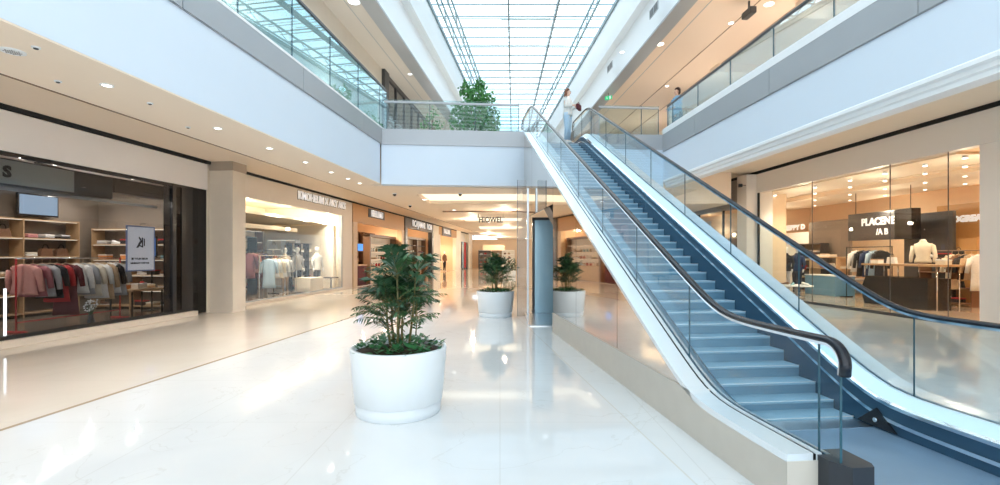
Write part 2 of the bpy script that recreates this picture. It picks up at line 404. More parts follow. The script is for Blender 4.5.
# skylight
w = sroot('window_skylight')
z0 = 11.05
def sky_x(y): return L.o[0]+.0953*y+.3, R.o[0]-.0616*y-.3
part('pane', MB().prism([(-5.4, YN), (6.1, YN), (2.8, 46), (-.1, 46)], z0+.25, z0+.27, 'z'), 'glass_sky', w)
mb = MB(); rnd = random.Random(3); y = YN+.3
mb2 = MB()
while y < 45.5:
    a, b = sky_x(y)
    mb2.box(a, b, y, y+.03, z0+.12, z0+.17)
    for k in range(rnd.randint(2, 3)):
        yy = y+rnd.uniform(.12, .85); a2, b2 = sky_x(yy)
        p = a2+rnd.uniform(0, .45)*(b2-a2) if rnd.random() < .55 else a2; q = b2-rnd.uniform(0, .45)*(b2-a2) if rnd.random() < .55 else b2
        mb.box(p, q, yy, yy+rnd.choice([.02, .035, .06]), z0+.3, z0+.32)
    y += .92
part('louvre', mb, 'frit', w); part('purlin', mb2, 'frame_sky', w)
for (x0, x1, wd, zz) in ((.15-.035*17.5, .15+.035*28, .03, 0), (2.3+.0*17, 2.1, .03, 0)):
    part('beam', MB().prism([(x0-wd, YN), (x0+wd, YN), (x1+wd, 45.5), (x1-wd, 45.5)], z0-.02, z0+.22, 'z'), 'frame_sky_dark', w)
def truss(fr, x, y0, y1):
    mb = MB()
    mb.box(x-.03, x+.03, y0, y1, z0-.42, z0-.36); mb.box(x-.03, x+.03, y0, y1, z0, z0+.06)
    y = y0; k = 0
    while y < y1-.8:
        mb.tube([(x, y, z0-.39 if k % 2 else z0+.03), (x, y+.8, z0+.03 if k % 2 else z0-.39)], .02, 5); y += .8; k += 1
    return mb
t = part('truss', truss(W, 0, YN, 45), 'frame_sky', w); t.matrix_local = L.M @ Matrix.Translation((1.15, 0, 0))
t = part('truss', truss(W, 0, YN, 45), 'frame_sky', w); t.matrix_local = R.M @ Matrix.Translation((-1.15, 0, 0))
t = part('truss', truss(W, 0, YN, 45), 'frame_sky', w); t.matrix_local = L.M @ Matrix.Translation((.72, 0, .1))

# ---- glass railings of the upper level
def railing(label, fr, axis, x, a, b, z0, z1, step, gm, rail_m, rail_z, rail_r):
    t = thing('glass_railing', label, 'railing', fr, (x, a, z0) if axis == 'y' else (a, x, z0))
    y = 0; ln = b-a
    while y < ln-.05:
        e = min(y+step, ln)
        mb = MB().box(-.008, .008, y+.008, e-.008, 0, z1-z0) if axis == 'y' else MB().box(y+.008, e-.008, -.008, .008, 0, z1-z0)
        part('glass_panel', mb, gm, t)
        mb = MB().box(-.010, .010, e-.012, e+.004, 0, z1-z0) if axis == 'y' else MB().box(e-.012, e+.004, -.010, .010, 0, z1-z0)
        part('panel_joint', mb, 'glass_edge', t)
        y = e
    h = rail_z-z0
    mb = MB().bbox(-rail_r, rail_r, 0, ln, h-rail_r, h+rail_r, .008) if axis == 'y' else MB().bbox(0, ln, -rail_r, rail_r, h-rail_r, h+rail_r, .008)
    part('handrail', mb, rail_m, t)
    return t
railing('reflective glass railing above the beige soffit beside the skylight', L, 'y', -.06, 1., YB-.05, 5.215, 6.42, 1.55, 'glass_rail_l', 'darkgrey', 6.44, .03)
railing('clear glass railing above the wide white balcony over the bright shop window', R, 'y', .06, 3., YB-.15, 5.33, 5.95, 1.5, 'glass_rail_r', 'darkgrey', 5.97, .025)
railing('glass railing along the bridge in front of the potted tree', BR, 'x', .1, .06, b0-.17, 5.17, 6.05, 1.3, 'glass_rail', 'bandgrey', 5.97, .03)
railing('short glass railing of the bridge beside the escalator top and the woman', BR, 'x', .1, b1+.06, bw-.1, 5.17, 6.05, 1.3, 'glass_rail', 'bandgrey', 5.99, .03)

# ================================================================== ESCALATOR
SLP = .507
def soft(x, k): return x if x/k > 30 else k*math.log1p(math.exp(x/k))
def line(s, off, lo, hi, k=.07):
    z = lo+soft(SLP*s+off-lo, k); return hi-soft(hi-z, k)
def deck_z(s): return line(s, -.28, .345, 5.27)
def rail_z(s): return line(s, .475, 1.06, 6.0)
def span(a, b, n): return [a+(b-a)*i/n for i in range(n+1)]
TL, TR = .24, 1.95
esc = thing('escalator', 'long escalator with glass balustrades rising from the hall to the bridge', 'escalator', E)
SS = span(.03, 2.6, 22)+span(2.6, 9.6, 14)[1:]+span(9.6, 12.7, 22)[1:]
dk = [(s, deck_z(s)) for s in SS]
part('deck', MB().rise(dk, [(-.012, 0), (.165, 0), (.165, -.05), (-.012, -.05)]), 'deck', esc)
part('deck_joint', MB().rise(dk, [(.165, -.006), (.185, -.006), (.185, -.05), (.165, -.05)]), 'black', esc)
part('deck', MB().rise(dk, [(.185, 0), (.225, 0), (.225, -.05), (.185, -.05)]), 'deck', esc)
part('inner_deck', MB().rise(dk, [(.255, -.004), (.275, -.004), (.40, -.10), (.40, -.13), (.255, -.05)]), 'steel', esc)
part('glass_channel', MB().rise(dk, [(.225, -.01), (.255, -.01), (.255, -.05), (.225, -.05)]), 'skirt', esc)
part('skirt', MB().rise([(s, z) for s, z in dk], [(.40, -.10), (.415, -.10), (.415, -.58), (.40, -.58)]), 'skirt', esc)
SR_ = span(-1.2, 2.6, 30)+span(2.6, 9.6, 14)[1:]+span(9.6, 12.7, 22)[1:]
dr = [(s, deck_z(s)) for s in SR_]
part('deck', MB().rise(dr, [(1.965, 0), (2.16, 0), (2.16, -.05), (1.965, -.05)]), 'deck', esc)
part('glass_channel', MB().rise(dr, [(1.935, -.01), (1.965, -.01), (1.965, -.05), (1.935, -.05)]), 'skirt', esc)
part('inner_deck', MB().rise(dr, [(1.935, -.004), (1.905, -.004), (1.80, -.085), (1.80, -.10), (1.935, -.05)]), 'inner', esc)
part('deck_edge', MB().rise(dr, [(1.80, -.08), (1.77, -.095), (1.77, -.125), (1.80, -.12)]), 'chrome', esc)
part('skirt', MB().rise(dr, [(1.775, -.12), (1.79, -.12), (1.79, -.58), (1.775, -.58)]), 'skirt', esc)
part('skirt_strip', MB().rise(dr, [(1.76, -.225), (1.776, -.225), (1.776, -.255), (1.76, -.255)]), 'chrome', esc)
# side panels
def side_panels():
    def top(s): return deck_z(s)-.05
    def slab(a, b, lo):
        g = .006; ss = span(a+g, b-g, 10)
        pl = [(s, top(s)) for s in ss]+[(b-g, lo), (a+g, lo)]
        return MB().prism(pl, 0, .03, 'x')
    for a, b, lo in ((1.25, 3.10, .40), (3.10, 5.08, .40), (5.08, 6.89, .40), (6.89, 9.45, 2.66), (9.45, 11.05, 2.66)):
        part('side_panel', slab(a, b, lo), 'mirror', esc)
    part('side_panel', MB().prism([(s, top(s)) for s in SR_ if s < 11.05]+[(11.05, 0), (-1.2, 0)], 2.13, 2.16, 'x'), 'ledge', esc)
side_panels()
pl = [(.03, 0), (6.89, 0), (6.89, .40), (1.25, .40)]+[(s, deck_z(s)-.05) for s in span(1.2, .03, 10)]
part('plinth', MB().prism(pl, -.012, .19, 'x'), 'plinth', esc)
part('plinth_cap', MB().box(-.015, .195, .025, .032, 0, .30), 'plinth', esc)
# truss underside
part('truss_cover', MB().prism([(2.2, -.02), (11.05, 4.05), (11.05, 4.45), (2.2, .08)], .04, 2.12, 'x'), 'darkgrey', esc)
# newel bases
def newel_base(a, b, flip):
    poly = [(a, .10), (a, -.06), (a+.06, -.17), (b-.03, -.17), (b, -.12), (b, .10)] if not flip else [(a, .55), (a, -.12), (a+.03, -.17), (b-.06, -.17), (b, -.06), (b, .55)]
    return MB().prism(poly, 0, .335, 'z')
part('newel_base', newel_base(.195, .425, False), 'base', esc)
# glass
def balustrade(t, joints):
    for a, b in zip(joints, joints[1:]):
        n = max(2, int((b-a)/.1)); ss = span(a+.006, b-.006, n)
        poly = [(s, deck_z(s)-.01) for s in ss]+[(s, rail_z(s)-.03) for s in reversed(ss)]
        bmv = MB(); k = n+1
        for off in (0, .012):
            bmv.add([(t-.006+off, s, z) for s, z in poly], [(i, i+1, 2*k-2-i, 2*k-1-i) for i in range(k-1)])
        part('glass_panel', bmv, 'glass_bal', esc)
        part('glass_joint', MB().box(t-.0065, t+.0065, b-.003, b+.003, deck_z(b)-.01, rail_z(b)-.03), 'glass_edge', esc)
balustrade(TL, [-.1, .07, 1.72, 3.05, 4.4, 5.8, 7.2, 8.6, 10.0, 11.3, 12.55])
part('glass_joint', MB().box(TL-.0065, TL+.0065, -.103, -.097, .33, 1.0), 'glass_edge', esc)
balustrade(TR, [-.1, 1.02, 2.4, 3.75, 5.1, 6.5, 7.9, 9.3, 10.6, 11.6, 12.55])
# handrails
def rail_path():
    p = [(-.125, .87), (-.13, .93)]+[(.0+.13*math.cos(a), .935+.125*math.sin(a)) for a in span(PI*.97, PI/2, 7)]
    p += [(s, rail_z(s)) for s in span(.1, 2.6, 26)+span(2.6, 9.6, 10)[1:]+span(9.6, 12.5, 22)[1:]]
    p += [(12.5+.14*math.cos(a), 5.86+.14*math.sin(a)) for a in span(PI/2, -.1, 8)][1:]+[(12.62, 5.74)]
    return p
RP = rail_path()
for t in (TL, TR):
    oc = [(t+.037*math.cos(a), .004+.026*math.sin(a)) for a in span(-.35, PI+.35, 10)]
    part('handrail', MB().sweep(RP, oc, smooth=True), 'rubber', esc)
    g = part('handrail_guide', MB().sweep(RP, [(t-.028, -.008), (t+.028, -.008), (t+.022, -.028), (t-.022, -.028)]), 'chrome', esc)
# steps
run, rise_ = .24, .24*SLP
tread_b = MB().bbox(.42, 1.77, 0, run+.02, -.02, 0, .006).mesh('step', mm('step'))
k = 0; s = 1.45
while True:
    z = line(s, -.735, .012, F2, .045)
    if s > 11.5: break
    dz = line(s+run, -.735, .012, F2, .045)-z
    mb = MB().bbox(.418, 1.772, s, s+run+.03, z-.03, z, .008, 0)
    mb.box(.418, 1.772, s+.004, s+.03, z-.17, z-.028, 1)
    mb.box(.418, 1.772, s+.001, s+.012, z-.004, z+.0015, 2)
    part('step', mb, ['step', 'riser', 'deck'], esc)
    s += run
part('comb_plate', MB().box(.418, 1.772, 1.22, 1.45, .0, .018), 'steel', esc)
part('landing_plate', MB().box(.43, 1.774, -2.2, 1.22, .0, .014), 'plate', esc)
part('landing_plate', MB().box(.418, 1.772, 11.5, 13.2, F2, F2+.014), 'plate', esc)
part('skirt_sensor', MB().prism([(1.0, .03), (1.4, .03), (1.2, .2)], 1.755, 1.772, 'x').tube([(1.755, 1.2, .09), (1.742, 1.2, .09)], .02, 10, 1), ['black', 'chrome'], esc)

# ---- lift-like recess under the escalator
lift = thing('lift_entrance', 'blue steel lift door with chrome post beneath the escalator', 'lift', W, (.72, 12.5, 0))
part('door', MB().bbox(.22, 1.05, .3, .36, 0.02, 2.55, .01).box(.50, .51, .29, .31, 0.02, 2.55, 0), 'bluesteel', lift)
part('post', MB().bbox(-.02, .035, -.25, -.19, 0, 3.35, .01), 'post', lift)
part('door_frame', MB().box(.16, .22, .25, .4, 0, 2.6).box(.16, 1.08, .25, .4, 2.55, 2.62), 'darkgrey', lift)
part('sill', MB().box(-.05, 1.0, -2.0, .3, 0, .02), 'steel', lift)
part('glass_screen', MB().box(-.26, -.03, -.22, -.20, 0, 3.56), 'glass_dark', lift)
part('glass_screen_edge', MB().box(-.272, -.26, -.225, -.195, 0, 3.56), 'glass_edge', lift)

# ================================================================== PLANTS
def frond(mb, base, az, lean, ln, droop, leaf_l, leaf_w, n=13, rnd=random, fan=False):
    d = Vector((math.cos(az), math.sin(az), 0)); side = Vector((-math.sin(az), math.cos(az), 0))
    pts = []; p = Vector(base); ang = lean
    for i in range(n+1):
        pts.append((p.copy(), ang)); st = ln/n
        p = p+st*(d*math.sin(ang)+Vector((0, 0, 1))*math.cos(ang)); ang += droop/n*(.4+1.2*i/n)
    mb.tube([q for q, _ in pts], [.006*(1-.8*i/n) for i in range(n+1)], 4, 1)
    for i in range(2, n+1):
        q, a = pts[i]; f = d*math.sin(a)+Vector((0, 0, 1))*math.cos(a); up = f.cross(side)*-1
        s_ = math.sin(PI*min(1, (i+.6)/(n+1)))*.75+.25
        for sg in (-1, 1):
            ll = leaf_l*s_*rnd.uniform(.8, 1.15)
            dr = (f*rnd.uniform(.55, .9)*(1.9 if fan else 1)+side*sg*rnd.uniform(.7, 1.)+up*rnd.uniform(-.1, .3)).normalized()
            tip = q+dr*ll+Vector((0, 0, -.28*ll)); mid = q+dr*ll*.5+Vector((0, 0, .03*ll))
            w_ = dr.cross(up).normalized()*leaf_w
            mb.add([q, mid+w_, tip, mid-w_], [(0, 1, 2, 3)], 0)
    return mb
def make_palm(label, fr, loc, seed, H_=1.7, full=True):
    rnd = random.Random(seed)
    t = thing('potted_palm', label, 'potted plant', fr, loc)
    h = .66
    part('planter', MB().lathe([(.435, .12), (.445, .125), (.49, h-.01), (.488, h), (.452, h), (.448, h-.05)], 48), 'planter', t)
    part('planter_base', MB().lathe([(.425, 0), (.43, .005), (.436, .118), (.43, .12)], 48), 'planter_low', t)
    part('soil', MB().lathe([(.449, h-.07), (.449, h-.05), (.2, h-.03), (.02, h-.025)], 32), 'soil', t)
    tops = []
    for i in range(7):
        a = i*2.4; r = .03+.05*(i % 3)
        b = Vector((r*math.cos(a), r*math.sin(a), h-.05)); tp = Vector((r*1.7*math.cos(a)+.01, r*1.7*math.sin(a), rnd.uniform(1.12, 1.46)))
        mid = (b+tp)/2+Vector((rnd.uniform(-.015, .015), rnd.uniform(-.015, .015), 0))
        part('cane', MB().tube([b, mid, tp], [.013, .011, .008], 7), 'cane', t); tops.append(tp)
    for i in range(98):
        mb = MB()
        if i < 50:      # dense upright crown
            b = tops[i % 7]; frond(mb, b-Vector((0, 0, rnd.uniform(0, .14))), rnd.uniform(0, 2*PI), rnd.uniform(.05, 1.0), rnd.uniform(.18, .32), rnd.uniform(.3, 1.3), .27, .021, 7, rnd, True)
        else:           # arching feathery fronds lower down
            b = tops[i % 7]*1; b.z = rnd.uniform(.78, 1.16)
            frond(mb, b, rnd.uniform(0, 2*PI), rnd.uniform(.5, 1.1), rnd.uniform(.38, .50), rnd.uniform(.5, 1.4), .135, .0105, 13, rnd)
        part('frond', mb, ['leaf' if i % 3 else 'leaf2', 'cane'], t)
    mb = MB()
    for i in range(330):
        r = .44*math.sqrt(rnd.random()); a = rnd.uniform(0, 2*PI); p = Vector((r*math.cos(a), r*math.sin(a), h-.03+rnd.uniform(0, .06)+.05*(1-r/.44)))
        az = rnd.uniform(0, 2*PI); d = Vector((math.cos(az), math.sin(az), rnd.uniform(.0, .7))); sd = Vector((-math.sin(az), math.cos(az), rnd.uniform(-.3, .3)))
        l_, w_ = rnd.uniform(.06, .095), rnd.uniform(.018, .028)
        mb.add([p, p+d*l_*.45+sd*w_, p+d*l_, p+d*l_*.45-sd*w_], [(0, 1, 2, 3)])
    part('groundcover_leaves', mb, 'ground_leaf', t)
    return t
make_palm('large potted palm in a round white planter, standing in the open hall, nearest the viewer', W, (-1.045, 4.86, 0), 4)
make_palm('smaller looking potted palm in a round white planter, farther away by the lift entrance', W, (-.12, 12.3, 0), 11)

def bushy(name, label, loc, crown, n, leaf, seed, pot, trunk_h, tm='tree_leaf'):
    rnd = random.Random(seed); t = thing(name, label, 'potted plant', W, loc)
    part('planter', MB().lathe([(pot*.85, 0), (pot, .02), (pot*1.05, .40), (pot*.95, .40), (pot*.9, .34), (.02, .34)], 24), 'planter', t)
    part('trunk', MB().tube([(0, 0, .3), (.03, 0, trunk_h*.6), (0, .02, trunk_h)], [.05, .04, .03], 8), 'bark', t)
    mb = MB(); br = MB()
    for (cx, cy, cz, r) in crown:
        br.tube([(0, 0, trunk_h*.75), (cx*.6, cy*.6, (trunk_h+cz)/2), (cx, cy, cz)], [.025, .015, .006], 5)
        for i in range(int(n*r*r/.16)):
            v = Vector((rnd.gauss(0, 1), rnd.gauss(0, 1), rnd.gauss(0, 1))).normalized()*r*(.45+.6*rnd.random())
            p = Vector((cx, cy, cz))+v; d = Vector((rnd.gauss(0, 1), rnd.gauss(0, 1), rnd.gauss(-.2, .8))).normalized()
            sd = d.cross(Vector((rnd.gauss(0, 1), rnd.gauss(0, 1), rnd.gauss(0, 1)))).normalized(); l_ = leaf*rnd.uniform(.7, 1.3)
            mb.add([p, p+d*l_*.5+sd*l_*.3, p+d*l_, p+d*l_*.5-sd*l_*.3], [(0, 1, 2, 3)])
    part('branch', br, 'bark', t); part('foliage', mb, tm, t)
    return t
bushy('potted_tree', 'leafy green tree in a pot on the bridge behind its glass railing', (-.85, 15.4, F2+.002),
      [(0, 0, 1.25, .5), (.42, .05, 1.05, .42), (-.42, 0, .95, .42), (.1, .1, 1.75, .40), (-.25, 0, 2.0, .26), (.38, 0, 1.65, .30), (-.05, 0, .75, .45), (.5, .1, .7, .32), (.2, 0, 2.15, .18), (-.55, 0, 1.35, .2)], 310, .125, 5, .32, 1.1)
bushy('potted_shrub', 'small sparse potted shrub on the bridge next to the bigger tree', (-2.2, 15.2, F2+.002),
      [(0, 0, .95, .24), (.2, 0, .75, .2), (-.22, 0, .72, .2), (.05, 0, 1.2, .14)], 120, .11, 8, .22, .7)


def shop_light(loc, e, col, fr):
    light('SPOT', 'shop lamp and fill', (loc[0], loc[1], loc[2]+.15), e*1.5, col, fr, .06, spot=2.7, blend=.6)
    light('POINT', 'shop lamp and fill', (loc[0]+.1, loc[1]+.1, 3.2), e*.28, col, fr, .015)  # tiny point in mid-air, added as fill to brighten the shop ceiling
# ================================================================== SHOP FITTINGS (builders)
def garment(name, label, m, fr, loc, rz, ln=.8, w=.44, sleeves=.5, flare=1.0, group=None, rnd=random, cat='clothes', hook=True, open_front=None):
    t = thing(name, label, cat, fr, loc, rz, group)
    lp = []; n = 18; ph = rnd.uniform(0, 6)
    prof = [(-.075, .13, .05), (-.10, .55, .07), (-.14, .98, .085), (-.26, .90, .10), (-.5*ln-.08, .84, .10), (-.8*ln-.05, .92*flare, .11), (-ln, 1.0*flare, .12)]
    for z, k, d in prof:
        lp.append([(k*w/2*math.cos(2*PI*i/n), d*.48*math.sin(2*PI*i/n)*(1+.25*math.sin(5*2*PI*i/n+ph)*(-z/ln)), z+.01*math.sin(3*2*PI*i/n+ph)) for i in range(n)])
    part('body', MB().loops(lp), m, t)
    if sleeves:
        for sg in (-1, 1):
            a = Vector((sg*w*.44, 0, -.15)); b = a+Vector((sg*.06, .01, -sleeves*.5)); c = a+Vector((sg*.075, .04, -sleeves))
            part('sleeve', MB().tube([a-Vector((sg*.05, 0, -.02)), a+Vector((sg*.02, 0, -.06)), b, c], [.05, .07, .055, .048], 9), open_front or m, t)
    if hook:
        h = part('hanger', MB().tube([(-w*.42, 0, -.12), (0, 0, -.055), (w*.42, 0, -.12)], .008, 5).tube([(0, 0, -.06), (0, 0, -.005)]+[(.012*math.sin(a), 0, .008-.012*math.cos(a)+.0) for a in span(0, 4, 5)], .004, 5), 'wood_pale', t)
    return t
def rack(label, fr, loc, rz, ln, hgt, m, low=None, name='clothes_rack', rail_m=None):
    t = thing(name, label, 'clothes rack', fr, loc, rz)
    for x in (-ln/2, ln/2):
        part('upright', MB().tube([(x, 0, .02), (x, 0, hgt)], .016, 8), m, t)
        part('foot', MB().bbox(x-.02, x+.02, -.24, .24, 0, .035, .006), m, t)
    part('rail', MB().tube([(-ln/2-.02, 0, hgt), (ln/2+.02, 0, hgt)], .015, 8), rail_m or m, t)
    if low: part('lower_rail', MB().tube([(-ln/2, 0, low), (ln/2, 0, low)], .014, 8), m, t)
    return t
UPR = {}
def upkey(loc): return tuple(round(v, 3) for v in loc[:2])
def shelving(label, fr, loc, rz, w, h, d, n, m, lit=None, back=None, uprights=2, name='shelving_unit'):
    """stands on loc, width along local x, open side towards -y"""
    t = thing(name, label, 'shelves', fr, loc, rz)
    for k in range(uprights):
        x = -w/2+k*w/(uprights-1); UPR.setdefault(upkey(loc), []).append(x); part('side_panel', MB().box(x-.015, x+.015, -d/2, d/2, 0, h), m, t)
    zs = [.08+(h-.12)*k/n for k in range(n+1)]
    for z in zs:
        s_ = part('shelf', MB().box(-w/2+.015, w/2-.015, -d/2, d/2-.012, z, z+.03), m, t)
        if lit and z > .3: part('light_strip', MB().box(-w/2+.04, w/2-.04, -d/2+.02, -d/2+.04, z-.012, z-.001), lit, s_)
    if back: part('back_panel', MB().box(-w/2, w/2, d/2-.012, d/2, 0, h), back, t)
    return t, [z+.031 for z in zs[:-1]]
def outlined(body, size, parent, loc, rz, bold, sx):
    lettering('letters', body, size, 'letters', parent, loc, rz, .02, bold, sx)
    n_ = Vector((math.sin(rz), -math.cos(rz), 0)); q = Vector(loc)-n_*.03+Vector((0, 0, -.012))
    lettering('letter_shadows', body, size, 'letters_dark', parent, q, rz, .012, bold+.012, sx)  # dark copy behind and below imitates the shadow edge of the letters
# small goods, one of each kind, copied onto the shelves
HIDE = []
def proto_folded(m, m2):
    t = thing('folded_garment', 'x', 'clothes', W, (0, 0, -50)); part('fold', MB().bbox(-.13, .13, -.15, .15, 0, .05, .02), m, t); part('fold', MB().bbox(-.125, .13, -.15, .145, .052, .10, .02), m2, t); HIDE.append(t); return t
def proto_bag(m):
    t = thing('handbag', 'x', 'bag', W, (0, 0, -50)); part('body', MB().prism([(-.16, 0), (.16, 0), (.12, .2), (-.12, .2)], -.05, .05), m, t)
    part('handle', MB().tube([(-.07, 0, .19)]+[(.07*math.cos(a), 0, .2+.11*math.sin(a)) for a in span(PI, 0, 8)]+[(.07, 0, .19)], .009, 6), 'black', t); HIDE.append(t); return t
def proto_box(m, m2):
    t = thing('gift_box', 'x', 'box', W, (0, 0, -50)); part('body', MB().bbox(-.14, .14, -.1, .1, 0, .11, .006), m, t); part('lid', MB().bbox(-.145, .145, -.105, .105, .105, .14, .006), m2, t); HIDE.append(t); return t
def proto_shoe(m):
    t = thing('shoe', 'x', 'shoe', W, (0, 0, -50))
    part('upper', MB().loops([[(x, y*1.0, z) for x, y, z in [(-.13+a, b*wd, c) for b, c in ((-.04, .02), (-.035, h_), (0, h_+.02), (.035, h_), (.04, .02))]] for a, wd, h_ in ((0, .7, .10), (.06, .9, .09), (.14, 1., .06), (.22, .9, .04), (.27, .4, .03))]), m, t)
    part('sole', MB().bbox(-.135, .145, -.042, .042, 0, .022, .008), 'c_white', t); HIDE.append(t); return t
def proto_jar(m):
    t = thing('jar', 'x', 'jar', W, (0, 0, -50)); part('body', MB().lathe([(.05, 0), (.055, .01), (.055, .13), (.03, .16)], 14), m, t); part('lid', MB().lathe([(.034, .158), (.034, .19)], 12), 'black', t); HIDE.append(t); return t
def clean():
    for t in HIDE:
        for c in list(t.children): bpy.data.objects.remove(c)
        bpy.data.objects.remove(t)
FOLD = [proto_folded('c_'+a, 'c_'+b) for a, b in (('white', 'cream'), ('grey', 'white'), ('tan', 'cream'), ('navy', 'blue'), ('rose', 'pink'), ('black', 'grey'))]
BAG = [proto_bag('c_'+a) for a in ('brown', 'tan', 'black', 'red', 'white')]
BOX = [proto_box('c_'+a, 'c_'+b) for a, b in (('white', 'tan'), ('black', 'red'), ('cream', 'white'), ('orange', 'cream'))]
SHOE = [proto_shoe('c_'+a) for a in ('white', 'black', 'brown', 'teal')]
JAR = [proto_jar('c_'+a) for a in ('tan', 'white', 'teal', 'red')]
def stock(fr, loc, rz, zs, w, pool, step, label, group, rnd, fill=.9, d=0.):
    """goods along the shelves of a unit at loc"""
    c, s_ = math.cos(rz), math.sin(rz); ups = UPR.get(upkey(loc), []); gap = .215
    for z in zs:
        x = -w/2+step*.7
        while x < w/2-step*.6:
            while any(abs(x-u) < gap-1e-6 for u in ups): x += .02
            if x > w/2-gap: break
            if rnd.random() < fill:
                src = rnd.choice(pool); kind = src.name.split('.')[0].replace('_', ' ')
                dx, dy = x+rnd.uniform(-.012, .012), d-.02
                dup(src, label % kind, fr, (loc[0]+dx*c-dy*s_, loc[1]+dx*s_+dy*c, loc[2]+z), rz+rnd.uniform(-.07, .07), group % kind)
            x += step
def mannequin(label, fr, loc, rz, top_m, low_m=None, scale=1., head=True, arms=True, bust=False, skin='ledge', group=None, z_cut=0):
    """a shop dummy: one smooth body on a plate, with its clothes as parts"""
    t = thing('mannequin', label, 'mannequin', fr, loc, rz, group); t.matrix_world = t.matrix_world @ Matrix.Scale(scale, 4)
    n = 16
    def el(z, a, b, cx=0, cy=0): return [(cx+a*math.cos(2*PI*i/n), cy+b*math.sin(2*PI*i/n), z) for i in range(n)]
    z0 = -.88 if bust else 0
    tor = [(.88+.03*bust, .16, .115), (.97, .165, .12), (1.08, .125, .095), (1.22, .15, .115), (1.34, .175, .115), (1.42, .165, .085), (1.455, .09, .06), (1.49, .05, .05), (1.55, .047, .05)]
    if head: tor += [(1.57, .05, .06), (1.62, .072, .088), (1.68, .078, .096), (1.74, .068, .085), (1.78, .03, .04)]
    part('body', MB().loops([el(z+z0, a, b) for z, a, b in tor]), skin, t)
    k = 1.09
    part('top', MB().loops([el(z+z0, a*k+.008, b*k+.01) for z, a, b in ([] if bust else [(.84, .17, .125)])+tor[:6]+[(1.46, .085, .065), (1.50, .06, .06), (1.53, .056, .058)]]), top_m, t)
    if arms:
        for sg in (-1, 1):
            part('sleeve', MB().tube([(sg*.15, 0, 1.405+z0), (sg*.20, 0, 1.36+z0), (sg*.25, .01, 1.12+z0), (sg*.245, -.06, .935+z0)], [.05, .062, .048, .036], 10), top_m, t)
            if not bust: part('hand', MB().tube([(sg*.245, -.06, .91+z0), (sg*.24, -.085, .84+z0), (sg*.235, -.09, .77+z0)], [.026, .034, .012], 8), skin, t)
    if not bust:
        if low_m == 'skirt_like': pass
        for sg in (-1, 1):
            part('leg', MB().tube([(sg*.085, 0, .90), (sg*.09, 0, .5), (sg*.095, .01, .10), (sg*.095, -.05, .05)], [.098, .066, .045, .04], 10), low_m or skin, t)
        part('stand', MB().lathe([(.2, 0), (.2, .02), (.02, .03)], 24), 'chrome', t)
    else:
        part('stand', MB().lathe([(.11, 0), (.11, .015), (.12, .02)], 20), 'chrome', t)
    return t

# ================================================================== SHOP WITH THE DARK WINDOW (frame L)
M['pillar_top'] = mat('pillar cap stone', (.40, .34, .28), .5)
M['taupe_glass'] = mat('smoky fascia strip', (.36, .38, .37), .3)
rnd = random.Random(21)
struct('wall_shop_near', MB().box(SL-.25, SL, YN, 5.0, 0, 4.12), 'stone', L)
struct('wall_shop_header', panels(MB(), SL-.2, SL+.05, 2.0, 12.62, 3.40, 4.10, 5.3, .01), 'header', L)
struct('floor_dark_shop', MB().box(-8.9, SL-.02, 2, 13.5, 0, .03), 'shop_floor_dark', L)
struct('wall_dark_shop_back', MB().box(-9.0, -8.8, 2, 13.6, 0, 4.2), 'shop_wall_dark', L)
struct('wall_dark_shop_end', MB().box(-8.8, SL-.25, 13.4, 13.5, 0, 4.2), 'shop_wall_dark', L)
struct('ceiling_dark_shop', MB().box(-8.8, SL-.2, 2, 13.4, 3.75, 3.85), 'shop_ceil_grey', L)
struct('trim_sill_dark', MB().box(SL-.1, SL+.16, 5.0, 12.1, 0, .12), 'stone', L)
w = sroot('window_1', L)
part('frame', MB().box(SL-.06, SL+.02, 5., 12.1, .12, .19).box(SL-.06, SL+.02, 5., 12.1, 3.33, 3.40), 'black', w)
for a, b in ((5., 8.05), (8.05, 11.4)):
    part('pane', MB().box(SL-.02, SL-.008, a+.006, b-.006, .19, 3.33), 'glass_dark', w)
part('post', MB().box(SL-.08, SL+.03, 11.40, 11.52, .12, 3.4), 'black', w)
part('post', MB().box(SL-.5, SL+.01, 11.72, 12.10, 0, 3.4), 'black', w)
part('pane', MB().box(SL-.02, SL-.008, 11.52, 11.72, .19, 3.33), 'glass_smoke', w)
part('pane', MB().box(SL-.02, SL-.008, 12.10, 12.62, .03, 3.4), 'glass_smoke', w)
part('transom', MB().box(SL-.3, SL-.12, 5, 9.9, 2.82, 3.30).box(SL-.3, SL-.12, 9.95, 11.3, 2.98, 3.30), 'darkgrey', w)
part('lining', MB().box(SL-.32, SL-.30, 5, 11.3, 2.76, 2.82), 'bandgrey', w)
part('inner_panel', MB().box(SL-.62, SL-.55, 6.0, 7.95, .03, 2.8), 'shop_ceil_grey', w)
g = thing('shop_sign', 'black curved letter sign at the top corner of the dark shop window', 'sign', L, (SL-.10, L.y_at(SL-.1, 7), 3.06))
lettering('letter', 'S', .27, 'letters_dark', g, rz=PI/2, bold=.012)
part('backing', MB().box(-.02, -.014, -.5, 1.2, -.2, .22), 'taupe_glass', g)
